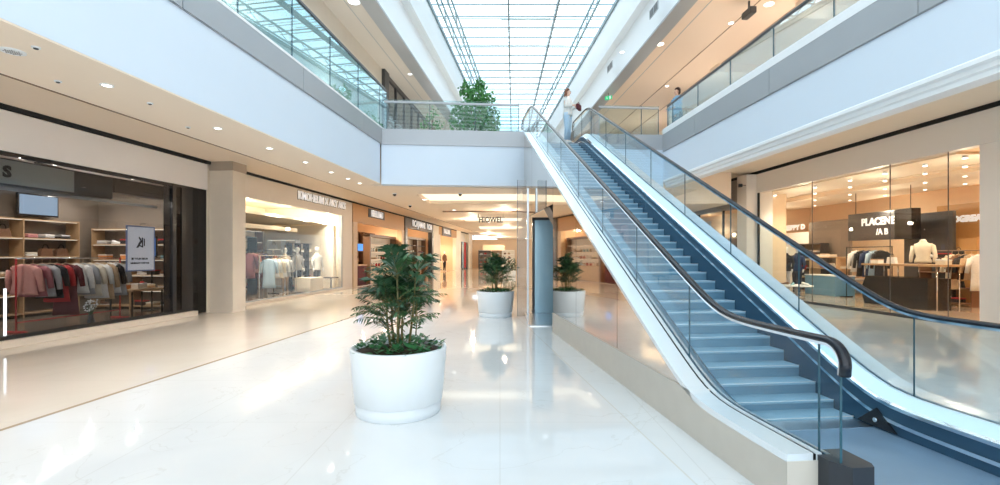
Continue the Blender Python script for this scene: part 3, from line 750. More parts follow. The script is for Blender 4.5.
# poster on the glass
pt = thing('poster', 'white framed poster with black emblem standing behind the dark shop window', 'poster', L, (SL-.14, 10.64, 1.25))
part('sheet', MB().box(0, .012, -.36, .36, 0, 1.0), 'paper', pt)
part('frame', MB().box(-.005, .016, -.39, -.36, -.03, 1.03).box(-.005, .016, .36, .39, -.03, 1.03).box(-.005, .016, -.36, .36, -.03, 0).box(-.005, .016, -.36, .36, 1., 1.03), 'poster_blue', pt)
em_ = MB(); 
em_.prism([(-.13, .52), (-.08, .52), (.02, .66), (.0, .72), (-.05, .78), (-.07, .75), (-.02, .69)], .013, .02, 'x')
em_.prism([(-.05, .56), (.05, .52), (.05, .545), (-.03, .585)], .013, .02, 'x').prism([(.02, .53), (.05, .53), (.05, .76), (.02, .76)], .013, .02, 'x').prism([(.075, .56), (.10, .56), (.10, .74), (.075, .74)], .013, .02, 'x')
part('emblem', em_, 'letters_dark', pt)
lettering('writing', '\u25a0 TYLIN BELM', .062, 'letters_dark', pt, (.016, -.04, .26), PI/2, .002, .002, 1.1)
lettering('writing', 'MINIMALST COM TAS', .05, 'letters_dark', pt, (.016, -.03, .16), PI/2, .002, .002, 1.05)
part('suction_hook', MB().tube([(.0, 0, 1.03), (.0, 0, 1.08), (.1, 0, 1.08), (.118, 0, 1.08)], .008, 6), 'black', pt)
# rack of clothes behind the glass
RX = -6.0
ya, yb = L.y_at(RX, 22), L.y_at(RX, 116)
rack('long red-legged clothes rack behind the dark shop window', L, (RX, (ya+yb)/2, .03), PI/2, yb-ya+.22, 1.50, 'c_red', .2, rail_m='chrome')
gl = [('jacket', 'c_pink', 24, .62, .42, 'pink jacket at the near end of the rack in the dark window'),
      ('jacket', 'c_rose', 33, .66, .44, 'dusty rose jacket second on the rack in the dark window'),
      ('jumper', 'c_grey', 42, .68, .44, 'grey jumper next to the black jacket on the dark window rack'),
      ('jacket', 'c_black', 50, .72, .44, 'black jacket between grey jumper and red hoodie in the dark window'),
      ('hoodie', 'c_red', 57, .80, .42, 'bright red hoodie beside the long maroon dress in the dark window'),
      ('dress', 'c_maroon', 66, 1.08, .44, 'long maroon dress in the middle of the rack in the dark window'),
      ('shirt', 'c_white', 76, .66, .44, 'white shirt hanging right after the maroon dress in the dark window'),
      ('shirt', 'c_grey', 83, .70, .42, 'light grey shirt between two white ones in the dark window'),
      ('shirt', 'c_cream', 90, .74, .43, 'cream shirt toward the far end of the dark window rack'),
      ('shirt', 'c_white', 97, .80, .43, 'white blouse next to the cream shirt on the dark window rack'),
      ('coat', 'c_tan', 103, .84, .43, 'pale tan coat third from the far end of the dark window rack'),
      ('jacket', 'c_white', 109.5, .72, .43, 'white jacket with dark sleeves second from the far end of the dark window rack'),
      ('coat', 'c_grey', 116, .78, .43, 'grey coat at the far end of the dark window rack')]
for i, (nm, m, px, ln, wd, lb) in enumerate(gl):
    garment(nm, lb, m, L, (RX, L.y_at(RX, px), 1.53-.05), PI/2-1.2+rnd.uniform(-.05, .05), ln*1.12, wd*1.12, rnd.uniform(.40, .52), 1.05, rnd=rnd, open_front='c_black' if 'dark sleeves' in lb else None)
# wall shelves
u, zs = shelving('long dark shelving along the back wall of the dark window shop', L, (-8.55, 8.2, .03), PI/2, 8.4, 2.5, .4, 5, 'wood', 'strip', None, 7)
stock(L, (-8.55, 8.2, .03), PI/2, zs[1:], 8.4, FOLD+BAG[:3], .42, '%s on the back wall shelves inside the dark window shop', '%ss on the back shelves of the dark shop', rnd, .8)
u, zs = shelving('dark end-wall shelving with lit shelves inside the dark window shop', L, (-6.75, 13.15, .03), 0, 3.6, 2.35, .4, 5, 'wood', 'strip', None, 4)
stock(L, (-6.75, 13.15, .03), 0, zs[0:], 3.6, FOLD[:3]+BOX+SHOE, .36, '%s on the lit end wall shelves inside the dark window shop', '%ss on the end shelves of the dark shop', rnd, .85)
tv = thing('display_screen', 'upright blue glowing screen inside the dark shop beside the poster', 'screen', L, (-6.5, 12.75, 0.03))
part('display', MB().box(-.14, .14, -.02, -.01, 1.55, 2.05), 'screen', tv); part('bezel', MB().bbox(-.17, .17, -.01, .04, 1.5, 2.1, .01), 'black', tv)
part('pole', MB().tube([(0, .03, .02), (0, .03, 1.55)], .02, 8).lathe([(.2, 0), (.2, .02), (.03, .03)], 20), 'black', tv)
pc = thing('display_screen', 'wide picture screen high on the back wall of the dark shop', 'screen', L, (-8.55, 11.5, 2.66))
part('bezel', MB().bbox(-.04, .02, -.5, .5, -.05, .52, .01), 'black', pc); part('display', MB().box(.021, .03, -.46, .46, -.01, .48), 'screen_pic', pc)
bs = thing('display_table', 'dark low display table inside the dark shop below the poster', 'table', L, (-6.2, 11.98, .03))
part('table_top', MB().bbox(-.35, .35, -.52, .52, .62, .68, .01), 'wood', bs)
for sx in (-.3, .3):
    for sy in (-.47, .47): part('leg', MB().tube([(sx, sy, 0), (sx, sy, .63)], .02, 8), 'black', bs)
for k, (dx, dy, src) in enumerate(((-.1, -.35, BOX[3]), (.1, -.05, BOX[2]), (0, .3, FOLD[2]), (-.27, .44, JAR[3]))):
    dup(src, ('orange box on the low table of the dark shop', 'cream box on the low table of the dark shop', 'tan folded garment on the low table of the dark shop', 'small red jar on the low table of the dark shop')[k], L, (-6.2+dx, 11.98+dy, .711), PI/2)
tl = thing('light_tube', 'upright white light tube at the near edge of the dark window', 'lamp', L, (-5.3, L.y_at(-5.3, 5), .03))
part('base', MB().lathe([(.09, 0), (.09, .02), (.02, .03)], 16), 'black', tl); part('tube', MB().tube([(0, 0, .03), (0, 0, .95)], .02, 10), 'lamp_cool', tl)
vs = thing('flower_vase', 'vase of small white flowers on the floor of the dark window', 'vase', L, (-5.35, L.y_at(-5.35, 91), .03))
part('vase', MB().lathe([(.05, 0), (.075, .1), (.04, .22), (.05, .26)], 16), 'darkgrey', vs)
mb = MB(); st = MB()
for i in range(46):
    a = rnd.uniform(0, 6.3); r = rnd.uniform(0, .14); z = .34+rnd.uniform(0, .26); st.tube([(0, 0, .22), (r*math.cos(a), r*math.sin(a), z)], .003, 4)
    mb.lathe([(.002, z-.02), (.022, z), (.002, z+.018)], 6, r*math.cos(a), r*math.sin(a))
part('flowers', mb, 'ledge', vs); part('stems', st, 'leaf', vs)
fr_ = [(-6.6, 6.5), (-7.4, 8.5), (-6.2, 9.), (-7.2, 10.6), (-6.6, 12.2), (-8., 12.2)]
for i, (x, y) in enumerate(fr_):
    shop_light((x, y, 3.3), 55, (1, .92, .82), L)
for i, px in enumerate((20, 48, 75, 100, 128, 150)):
    s_ = thing('track_spot', '%s small spot lamp on the dark shop ceiling' % ORD[i], 'lamp', L, (-5.9-.25*(i % 3), L.y_at(-5.9, px), 3.75), 0)
    part('body', MB().tube([(0, 0, 0), (0, 0, -.12)], .03, 10), 'black', s_); part('lens', MB().lathe([(.035, -.125), (.03, -.121)], 12), 'lamp', s_)
st_ = thing('ceiling_strip_lamp', 'slanting white strip lamp on the dark shop ceiling', 'lamp', L, (-7.4, 11.2, 3.6), .3)
part('housing', MB().box(-.05, .05, -1., 1., .03, .15), 'black', st_); part('diffuser', MB().box(-.035, .035, -.98, .98, .01, .03), 'lamp', st_)

# pillar
struct('wall_pillar', MB().box(SL-.25, -4.02, 12.72, 13.28, 0, 3.95).box(SL-.25, SL+.02, 12.62, 14.3, 0, 4.12).box(-4.10, -4.01, 12.71, 13.29, 1.3, 1.304), 'stone', L)
struct('trim_pillar', MB().box(SL-.1, -4.0, 12.70, 13.30, 3.95, 4.2), 'pillar_top', L)

# ================================================================== BRIGHT SHOP WITH THE GREY HEADER
struct('wall_bright_header', MB().box(SL-.2, SL+.04, 13.28, 22.42, 3.42, 4.12).box(SL-.2, SL+.04, 21.38, 22.42, 0, 3.42), 'grey_header', L)
struct('floor_bright_shop', MB().box(-9, SL-.02, 13.5, 22.3, 0, .03), 'shop_floor', L)
struct('wall_bright_back', MB().box(-9.2, -9.0, 13.5, 22.4, 0, 4.2), 'cream', L)
struct('wall_bright_end', MB().box(-9, SL-.2, 22.2, 22.4, 0, 4.2), 'cream', L)
struct('ceiling_bright_shop', MB().box(-9, SL-.2, 13.5, 22.2, 3.85, 3.95), 'cream', L)
struct('trim_sill_bright', MB().box(SL-.1, SL+.06, 13.28, 21.4, 0, .10), 'grey_header', L)
w = sroot('window_2', L)
for a, b in ((14.3, 15.9), (15.9, 17.5), (17.5, 19.3), (19.3, 21.36)):
    part('pane', MB().box(SL-.02, SL-.008, a+.008, b-.008, .10, 3.42), 'glass', w)
part('frame', MB().box(SL-.03, SL+.01, 14.3, 21.38, .10, .14).box(SL-.03, SL+.01, 21.33, 21.38, .1, 3.42), 'bandgrey', w)
g = thing('shop_sign', 'white lit block letters on the grey header of the bright shop', 'sign', L, (SL+.07, 19.45, 3.86))
outlined('KMOHEUM X AKY AKS', .42, g, (0, 0, 0), PI/2, .006, .98)
part('backing', MB().box(-.035, -.03, -2.1, -2.02, -.16, .2), 'black', g)
# dividing walls and shelving inside
u, zs = shelving('tall dark shelving on the back wall of the bright shop', L, (-8.75, 17.6, .03), PI/2, 7.4, 2.7, .4, 5, 'c_brown', 'strip', 'cream', 6)
stock(L, (-8.75, 17.6, .03), PI/2, zs, 6.6, FOLD+BAG, .5, '%s on the tall dark shelves inside the bright shop', '%ss on the dark shelves of the bright shop', rnd, .75)
struct('wall_bright_niche', MB().box(-8.4, -5.4, 21.9, 22.15, .03, 3.0), 'cream', L)
u, zs = shelving('narrow white shelving at the far end of the bright shop', L, (-7.7, 21.6, .03), 0, 1.4, 2.3, .4, 5, 'ledge', 'strip', 'cream', 3)
stock(L, (-7.7, 21.6, .03), 0, zs, 1.4, BOX+JAR+BAG, .34, '%s on the narrow white shelves of the bright shop', '%ss on the narrow shelves of the bright shop', rnd, .9)
struct('trim_bright_beam', MB().box(-8.9, SL-.9, 13.6, 22.1, 3.05, 3.15).box(-5.7, -5.6, 13.6, 19, 2.55, 2.7), 'cream', L)
RX = -6.35
rack('black clothes rack at the near end of the bright shop', L, (RX, L.y_at(RX, 258), .03), PI/2, 2.1, 1.75, 'black')
for i, (px, m, ln, lb) in enumerate(((249, 'c_rose', 1.0, 'dusty rose coat at the near end of the bright shop rack'), (253, 'c_pink', .8, 'pink jacket beside the rose coat in the bright shop'), (257, 'c_maroon', 1.0, 'maroon coat in the middle of the near bright shop rack'),
                                     (261, 'c_navy', .95, 'navy coat next to the maroon one in the bright shop'), (265, 'c_black', .85, 'black jacket at the far end of the near bright shop rack'))):
    garment('coat' if 'coat' in lb else 'jacket', lb, m, L, (RX, L.y_at(RX, px), 1.735), PI/2-1.15, ln, .44, .5, rnd=rnd)
RX = -5.5
rack('chrome clothes rack in the middle of the bright shop window', L, (RX, L.y_at(RX, 279), .03), PI/2, 2.5, 1.55, 'chrome')
for i, (px, m, ln, lb) in enumerate(((269, 'c_lightblue', 1.15, 'long light blue dress on the chrome rack of the bright shop'), (273, 'c_white', .75, 'white shirt beside the light blue dress in the bright shop'), (277, 'c_cream', .8, 'cream shirt in the middle of the chrome rack of the bright shop'),
                                     (281, 'c_white', .78, 'white shirt after the cream one on the chrome rack'), (285, 'c_grey', .8, 'grey shirt at the far end of the chrome rack of the bright shop'))):
    garment('dress' if 'dress' in lb else 'shirt', lb, m, L, (RX, L.y_at(RX, px), 1.535), PI/2-1.15, ln, .46, .45, rnd=rnd)
def dark_grid(label, fr, loc, rz, w_, h_, cols, rows, m):
    t = thing('display_grid', label, 'shelves', fr, loc, rz)
    UPR[upkey(loc)] = [-w_/2+k*w_/cols for k in range(cols+1)]
    for k in range(cols+1): part('upright', MB().box(-w_/2+k*w_/cols-.012, -w_/2+k*w_/cols+.012, -.15, .15, 0, h_), m, t)
    for k in range(rows+1): part('shelf', MB().box(-w_/2, w_/2, -.15, .15, .05+(h_-.07)*k/rows, .07+(h_-.07)*k/rows), m, t)
    return t, [.071+(h_-.07)*k/rows for k in range(rows)]
t, zs = dark_grid('black open display grid in the bright shop behind the glass', L, (-6.6, L.y_at(-6.6, 302), .03), PI/2, 2.2, 2.1, 3, 5, 'black')
stock(L, (-6.6, L.y_at(-6.6, 302), .03), PI/2, zs, 2.2, FOLD[:2]+BOX[:3]+BAG[4:], .36, '%s on the black display grid of the bright shop', '%ss on the display grid of the bright shop', rnd, .9, .02)
t = thing('display_cabinet', 'dark open cabinet with black handbags in the middle of the bright shop', 'cabinet', L, (-7.1, 17.2, .03), PI/2)
for x in (-1.1, 1.1): part('side_panel', MB().box(x-.02, x+.02, -.2, .2, 0, 2.3), 'black', t)
for z in (.05, .75, 1.45, 2.25): part('shelf', MB().box(-1.08, 1.08, -.2, .2, z, z+.04), 'black', t)
UPR[upkey((-7.1, 17.2))] = [-1.1, 1.1]
stock(L, (-7.1, 17.2, .03), PI/2, [.091, .791, 1.491], 2.2, BAG+FOLD[5:], .42, '%s in the dark open cabinet of the bright shop', '%ss in the dark cabinet of the bright shop', rnd, 1.)
mannequin('mannequin in a white jacket near the far end of the bright window', L, (-5.5, L.y_at(-5.5, 317), .03), PI/2-.4, 'c_white', 'c_black', 1.08, group=None)
mannequin('mannequin in a grey top beside the white jacketed one in the bright window', L, (-6.08, L.y_at(-6.1, 297), .03), PI/2-.4, 'c_grey', 'c_black', 1.08)
mannequin('mannequin in a cream top near the middle of the bright window', L, (-6.4, L.y_at(-6.4, 285), .03), PI/2-.4, 'c_cream', 'c_tan', 1.06)
bt_ = thing('display_plinth', 'cream display block in the middle of the bright window', 'display block', L, (-5.4, L.y_at(-5.4, 309), .03))
part('body', MB().bbox(-.35, .35, -.55, .55, .04, .62, .01), 'cream', bt_); part('kick_base', MB().box(-.32, .32, -.52, .52, 0, .04), 'darkgrey', bt_)
tb = thing('side_table', 'small black table at the far corner of the bright window', 'table', L, (-5.12, L.y_at(-5.12, 331), .03))
part('table_top', MB().lathe([(.33, .52), (.33, .56), (.02, .56)], 20), 'black', tb); part('leg', MB().tube([(0, 0, .02), (0, 0, .52)], .03, 8), 'black', tb); part('foot', MB().lathe([(.25, 0), (.25, .02), (.03, .03)], 18), 'black', tb)
for k, (x, y) in enumerate(((-5.6, 15), (-7.2, 15.6), (-5.6, 17.4), (-7.4, 18.2), (-5.6, 19.6), (-7.2, 20.8), (-5.5, 21.3))):
    shop_light((x, y, 3.45), 190, (1, .88, .70), L)
for i, px in enumerate((255, 266, 277, 288)):
    s_ = thing('ceiling_strip_lamp', '%s slim white strip lamp on the bright shop ceiling' % ORD[i], 'lamp', L, (-5.6, L.y_at(-5.6, px), 3.85))
    part('housing', MB().box(-.05, .05, -.4, .4, -.05, 0), 'bandgrey', s_); part('diffuser', MB().box(-.04, .04, -.39, .39, -.06, -.05), 'lamp', s_)

# ================================================================== OCHRE SHOP, GREY SHOP, WOODEN SHOP
def shopfront(y0, y1, zh, hm, pm, wall_m, floor_m, tagn, depth=4.2, post=.5):
    struct('wall_%s_header' % tagn, MB().box(SL-.25, SL+.06, y0, y1, zh, 4.16), hm, L)
    struct('trim_%s_posts' % tagn, MB().box(SL-.25, SL+.08, y0, y0+post, 0, zh).box(SL-.25, SL+.08, y1-post, y1, 0, zh), pm, L)
    struct('wall_%s_back' % tagn, MB().box(SL-depth-.2, SL-depth, y0, y1, 0, 4.2), wall_m, L)
    struct('wall_%s_end' % tagn, MB().box(SL-depth, SL-.25, y1-.2, y1-.05, 0, 4.2), wall_m, L)
    struct('floor_%s' % tagn, MB().box(SL-depth, SL-.02, y0, y1, 0, .02), floor_m, L)
    struct('ceiling_%s' % tagn, MB().box(SL-depth, SL-.2, y0, y1, 3.7, 3.8), 'shop_ceil', L)
shopfront(22.45, 30.75, 3.22, 'orange', 'wood_pale', 'shop_wall', 'shop_floor', 'ochre_shop')
g = thing('shop_sign', 'dark outlined block letters on the ochre shop header', 'sign', L, (SL+.1, 25.7, 3.82))
part('backing', MB().box(-.03, -.012, -1.3, 1.2, -.22, .24), 'darkgrey', g)
lettering('letters', 'BBEUIMU', .50, 'letters', g, (.01, -.05, 0), PI/2, .02, .004, .9)
t, zs = dark_grid('dark wooden shelving at the near side of the ochre shop', L, (-6.0, L.y_at(-6., 364), .02), PI/2, 2.8, 2.9, 3, 5, 'c_brown')
part('back_panel', MB().box(-1.4, 1.4, .13, .15, 0, 2.9), 'wood', t)
stock(L, (-6.0, L.y_at(-6., 364), .02), PI/2, zs, 2.8, BOX+BAG+JAR, .5, '%s on the dark wooden shelves of the ochre shop', '%ss on the dark shelves of the ochre shop', rnd, .85)
sc1 = thing('display_screen', 'small blue screen in the ochre shop', 'screen', L, (-5.75, L.y_at(-5.75, 360.5), 2.02))
part('bezel', MB().box(-.03, .0, -.42, .42, -.22, .24), 'black', sc1); part('display', MB().box(.001, .01, -.38, .38, -.18, .2), 'screen', sc1)
wf = thing('display_case', 'big framed lit display case on the far side of the ochre shop', 'display case', L, (-5.25, 28.0, .02), PI/2)
part('frame', MB().box(-2.3, -2.15, -.2, .2, 0, 2.75).box(2.15, 2.3, -.2, .2, 0, 2.75).box(-2.3, 2.3, -.2, .2, 2.6, 2.75), 'brown', wf)
part('back_panel', MB().box(-2.15, 2.15, .15, .18, .9, 2.6), 'cream', wf)
part('cabinet', MB().box(-2.15, 2.15, -.2, .2, 0, .9), 'wood_pale', wf)
for z in (.92, 1.35, 1.78, 2.2):
    s_ = part('shelf', MB().box(-2.15, 2.15, -.15, .15, z-.03, z), 'wood_pale', wf)
    if z > 1: part('light_strip', MB().box(-2.1, 2.1, -.1, -.06, z-.045, z-.031), 'strip', s_)
stock(L, (-5.25, 28.0, .02), PI/2, [.921, 1.351, 1.781], 3.9, BOX[:1]+JAR+FOLD[2:3], .42, '%s in the lit display case of the ochre shop', '%ss in the lit case of the ochre shop', rnd, .9)
ct = thing('shop_counter', 'red brown counter at the near side of the ochre shop', 'counter', L, (-5.4, 24.3, .02))
part('body', MB().bbox(-.3, .3, -1.0, 1.0, 0, 1.0, .01), 'c_maroon', ct); part('worktop', MB().bbox(-.34, .34, -1.05, 1.05, 1.0, 1.06, .01), 'wood', ct)
shopfront(31.0, 38.9, 3.45, 'darkgrey', 'darkgrey', 'shop_wall', 'shop_floor', 'grey_shop')
g = thing('shop_sign', 'white lit letters on the dark grey shop header', 'sign', L, (SL+.1, 35.2, 3.82))
outlined('RCAJAMAR', .62, g, (0, -.85, 0), PI/2, .008, 1.15); outlined('ROM', .62, g, (0, 2.25, 0), PI/2, .008, 1.15)
wf = thing('display_case', 'framed glass display case filling the dark grey shop entrance', 'display case', L, (-5.3, 35.6, .02), PI/2)
part('frame', MB().box(-2.6, -2.45, -.2, .2, 0, 2.9).box(2.45, 2.6, -.2, .2, 0, 2.9).box(-2.6, 2.6, -.2, .2, 2.75, 2.9).box(-.05, .05, -.2, .2, 0, 2.8), 'brown', wf)
part('back_panel', MB().box(-2.45, 2.45, .15, .18, .1, 2.75), 'wood_pale', wf)
for z in (.6, 1.2, 1.8, 2.3): part('shelf', MB().box(-2.45, 2.45, -.15, .15, z-.03, z), 'darkgrey', wf)
UPR[upkey((-5.3, 35.6))] = [-.12, .12]
stock(L, (-5.3, 35.6, .02), PI/2, [.601, 1.201, 1.801], 4.8, BOX+BAG+FOLD, .6, '%s in the display case of the dark grey shop', '%ss in the case of the grey shop', rnd, .85)
struct('wall_cream_strip', MB().box(SL-.3, SL+.05, 38.9, 41.0, 0, 4.2), 'cream', L)
shopfront(41.0, 49.2, 3.4, 'orange', 'cream', 'shop_wall', 'shop_floor', 'wooden_shop')
g = thing('shop_sign', 'black sign with white letters over the wooden shop', 'sign', L, (SL+.12, 44.2, 3.78))
part('backing', MB().box(-.04, -.01, -2.0, 2.1, -.42, .42), 'darkgrey', g)
lettering('letters', 'NAL DAL', .62, 'letters', g, rz=PI/2, depth=.02, bold=.006, sx=1.1)
for i, (x, y, m, lb) in enumerate(((-5.3, 43.6, 'c_black', 'mannequin in black at the entrance of the wooden shop'), (-5.2, 45.8, 'c_brown', 'mannequin in brown at the entrance of the wooden shop'), (-5.4, 42.6, 'c_white', 'mannequin in white at the entrance of the wooden shop'))):
    mannequin(lb, L, (x, y, .02), PI/2-.5, m, 'c_black', 1.1)
for (x, y, e) in ((-6, 24, 120), (-6, 26.8, 120), (-5.6, 29.3, 130), (-6, 33, 120), (-6, 36.8, 140), (-6, 43, 200), (-6, 47, 200)):
    shop_light((x, y, 3.3), e, (1, .80, .55), L)
# cream piers with dark and red banners, and the shop that closes the hall
struct('wall_far_piers', MB().box(SL-.3, SL+.1, 49.2, 51.6, 0, 4.2).box(SL-.3, SL+.1, 57., 60, 0, 4.2).box(SL-.6, SL-.3, 49.2, 60, 0, 4.2), 'cream', L)
for i, (y, m, lb) in enumerate(((52.3, 'black', 'tall black banner panel nearest on the cream piers far down the hall'), (53.65, 'bluesteel', 'tall blue grey banner panel between black and red far down the hall'), (55.0, 'c_red', 'tall red banner panel far down the hall'), (56.35, 'darkgrey', 'tall dark grey banner panel just past the red one'))):
    t = thing('banner_panel', lb, 'banner', L, (SL-.1, y, 0)); part('panel', MB().bbox(-.1, .1, -.55, .55, .1, 3.1, .02), m, t); part('foot', MB().box(-.15, .15, -.4, .4, 0, .1), 'darkgrey', t)
struct('wall_far', MB().box(-8, -2.2, 60, 60.3, 0, 2.9).box(.6, 9, 60, 60.3, 0, 2.9).box(-8, 9, 60, 60.3, 2.9, 3.59).box(-8, 9, 64, 64.3, 0, 3.2), 'shop_wall')
struct('ceiling_far', MB().box(-8, 9, 60.31, 63.99, 3.2, 3.4), 'shop_ceil')
for i, (x, y, m) in enumerate(((-1.9, 58.2, 'shop_wall_dark'), (-.3, 58.6, 'wood'), (1.0, 57.5, 'cream'))):
    u, zs = shelving(('dark', 'oak', 'cream')[i]+' shelving unit in the shop that closes the far end of the hall', W, (x, y, 0), 0, 1.5, 2.2, .5, 4, ('darkgrey', 'wood', 'ledge')[i], 'strip', m, 2)
    stock(W, (x, y, 0), 0, zs, 1.5, BOX+BAG, .5, '%%s on the %s shelving at the far end of the hall' % ('dark', 'oak', 'cream')[i], '%%ss on the %s far shelving' % ('dark', 'oak', 'cream')[i], rnd, .9)
for i, (x, y) in enumerate(((-1.0, 45), (.55, 41), (.9, 36))):
    bushy('potted_shrub', ('low bushy potted plant far down the hall floor', 'bushy potted plant half hidden behind the farther palm', 'potted plant just beyond the lift entrance glass')[i], (x, y, 0), [(0, 0, .95, .38), (.2, 0, .7, .3), (-.2, .1, 1.25, .25)], 60, .16, 40+i, .3, .7, 'leaf')
for (x, y, e) in ((0, 52, 260), (-1, 44, 220), (0, 62, 200), (.5, 34, 160), (-1.5, 26, 120), (.2, 21, 80)):
    light('POINT', 'hall lamp', (x, y, 3.1), e, (1, .84, .62), W, .1)
hs = thing('hanging_sign', 'dark lettering hanging under the low ceiling beyond the bridge', 'sign', W, (-.45, 22.8, 3.3))
lettering('letters', 'HIOWEL', .36, 'letters_dark', hs, depth=.02, bold=.01, sx=.85)
part('rod', MB().tube([(-.6, .01, .12), (-.6, .01, .3)], .008, 5), 'darkgrey', hs); part('rod', MB().tube([(.6, .01, .12), (.6, .01, .3)], .008, 5), 'darkgrey', hs)
part('bar', MB().box(-.68, .68, 0, .02, .11, .13), 'darkgrey', hs)

# ================================================================== WIDE SHOP WINDOW (frame R)
struct('wall_wide_pier', MB().box(SR, SR+.3, YN, 9.95, 0, 4.72), 'header_r', R)
struct('wall_wide_header', MB().box(SR-.05, SR+.2, 5.0, 17.9, 4.0, 4.72), 'header_r', R)
struct('wall_white_column', MB().box(SR-.45, SR+.6, 17.9, 18.55, 0, 4.72), 'header_r', R)
struct('floor_wide_shop', MB().box(SR+.02, 6.9, 9, 18.5, 0, .03).box(6.9, 13, 9, 24.5, 0, .03), 'shop_floor', R)
struct('ceiling_wide_shop', MB().box(SR+.2, 13, 9, 24.5, 4.1, 4.2), 'shop_ceil', R)
struct('trim_wide_ceiling', MB().box(SR+.6, SR+2.4, 11, 23, 4.04, 4.1).box(SR+3.2, SR+6, 12, 24, 3.98, 4.1).box(SR+2.7, SR+2.75, 9, 24, 4.03, 4.1), 'cream', R)
struct('wall_wide_back', MB().box(12.3, 12.5, 9, 24.5, 0, 4.2), 'shop_wall', R)
struct('wall_wide_end', MB().box(6.9, 12.4, 24.3, 24.5, 0, 4.2).box(SR+.2, 6.9, 18.45, 18.55, 0, 4.2), 'shop_wall', R)
struct('wall_wide_near', MB().box(SR+.3, 12.4, 8.9, 9.0, 0, 4.2), 'shop_wall', R)
struct('trim_sill_wide', MB().box(SR-.04, SR+.06, 9.95, 17.9, 0, .08), 'darkgrey', R)
w = sroot('window_3', R)
js = [9.97, 10.63, 12.15, 15.0, 17.85]
for a, b in zip(js, js[1:]):
    part('pane', MB().box(SR, SR+.012, a+.012, b-.012, .08, 4.0), 'glass', w)
    part('joint', MB().box(SR-.004, SR+.016, b-.006, b+.006, .08, 4.0), 'darkgrey', w)
part('frame', MB().box(SR-.02, SR+.03, 17.82, 17.9, .08, 4.), 'black', w)
# hanging black sign
BX = 9.
ya, yb = R.y_at(BX, 912), R.y_at(BX, 848)
g = thing('hanging_sign', 'black hanging sign board with white lettering inside the wide shop', 'sign', R, (BX, (ya+yb)/2, 2.15))
hw = (yb-ya)/2
part('board', MB().bbox(0, .3, -hw, hw, 0, 1.02, .01), 'darkgrey', g)
part('end_block', MB().bbox(-.04, .3, -hw-.02, -hw+.62, -.01, 1.03, .01), 'black', g)
lettering('letters', 'PLACENE', .36, 'letters', g, (-.012, -.02, .66), -PI/2, .008, .016, .95)
lettering('small_letters', '/A B', .30, 'letters', g, (-.012, -.2, .28), -PI/2, .008, .01, .9)
part('rod', MB().tube([(.15, -hw+.2, 1.0), (.15, -hw+.2, 1.95)], .012, 6), 'black', g); part('rod', MB().tube([(.15, hw-.2, 1.0), (.15, hw-.2, 1.95)], .012, 6), 'black', g)
g = thing('shop_sign', 'white letters on the ochre wall at the near end of the wide shop', 'sign', R, (10.4, R.y_at(10.4, 964), 2.78))
lettering('letters', 'XOGREA', .27, 'letters', g, (-.02, 0, 0), -PI/2, .01, .02, 1.0)
part('backing', MB().box(0, .06, -.9, .9, -.7, .5), 'orange', g); part('post', MB().box(0, .05, -.85, -.8, -2.75, -.7).box(0, .05, .8, .85, -2.75, -.7), 'wood', g)
g = thing('shop_sign', 'white lettering strip above the pale panels deep in the wide shop', 'sign', R, (10.9, R.y_at(10.9, 793), 3.0))
lettering('letters', 'MEEPPY D', .34, 'letters', g, (-.02, 0, 0), -PI/2, .01, .02, 1.2)
part('backing', MB().box(0, .04, -1.9, 1.6, -3.0, -.25), 'ledge', g)
t = thing('partition_panel', 'tall dark grey panel behind the torso mannequin in the wide shop', 'panel', R, (9.7, R.y_at(9.7, 927), .03))
part('panel', MB().bbox(0, .12, -.85, .85, 0, 3.0, .01), 'darkgrey', t); part('foot', MB().box(-.2, .3, -.8, .8, 0, .04), 'black', t)
t = thing('partition_panel', 'taupe panel between the white panels and the hanging sign', 'panel', R, (10.2, R.y_at(10.2, 828), .03))
part('panel', MB().bbox(0, .12, -1.2, 1.2, 0, 3.1, .01), 'shop_wall_dark', t); part('foot', MB().box(-.2, .3, -1.1, 1.1, 0, .04), 'black', t)
# counter with wooden top
cx = 7.5; ya, yb = R.y_at(cx, 952), R.y_at(cx, 872); cm = (ya+yb)/2; hw = (yb-ya)/2
t = thing('shop_counter', 'black counter with a raised wooden top in the wide shop window', 'counter', R, (cx, cm, .03))
part('body', MB().prism([(-hw+.35, 0), (hw-.1, 0), (hw+.05, .45), (hw-.15, .9), (-hw+.35, .9)], -.35, .35, 'x'), 'black', t)
part('worktop', MB().bbox(-.38, .38, -hw, hw, 1.24, 1.30, .01), 'wood', t)
for sy in (-hw+.1, 0, hw-.1):
    for sx in (-.33, .33): part('leg', MB().tube([(sx, sy, 0 if sy < -.5 else .9), (sx, sy, 1.25)] if sy > -.5 else [(sx, sy, 0), (sx, sy, 1.25)], .015, 6), 'chrome', t)
mannequin('cream torso mannequin in a high collar standing on the black counter', R, (cx, R.y_at(cx, 923), .03+1.305), -PI/2+.5, 'c_cream', None, 1.08, head=False, bust=True, skin='ledge')
for i, (px, dx, src, lb) in enumerate(((880, -.1, BOX[0], 'white box on the wooden counter top in the wide window'), (889, .1, BAG[4], 'white handbag on the wooden counter top in the wide window'), (935, .1, JAR[1], 'white jar on the wooden counter top in the wide window'), (947, -.1, BOX[2], 'cream box on the wooden counter top in the wide window'))):
    dup(src, lb, R, (cx+dx, R.y_at(cx, px), .03+1.302), PI/2)
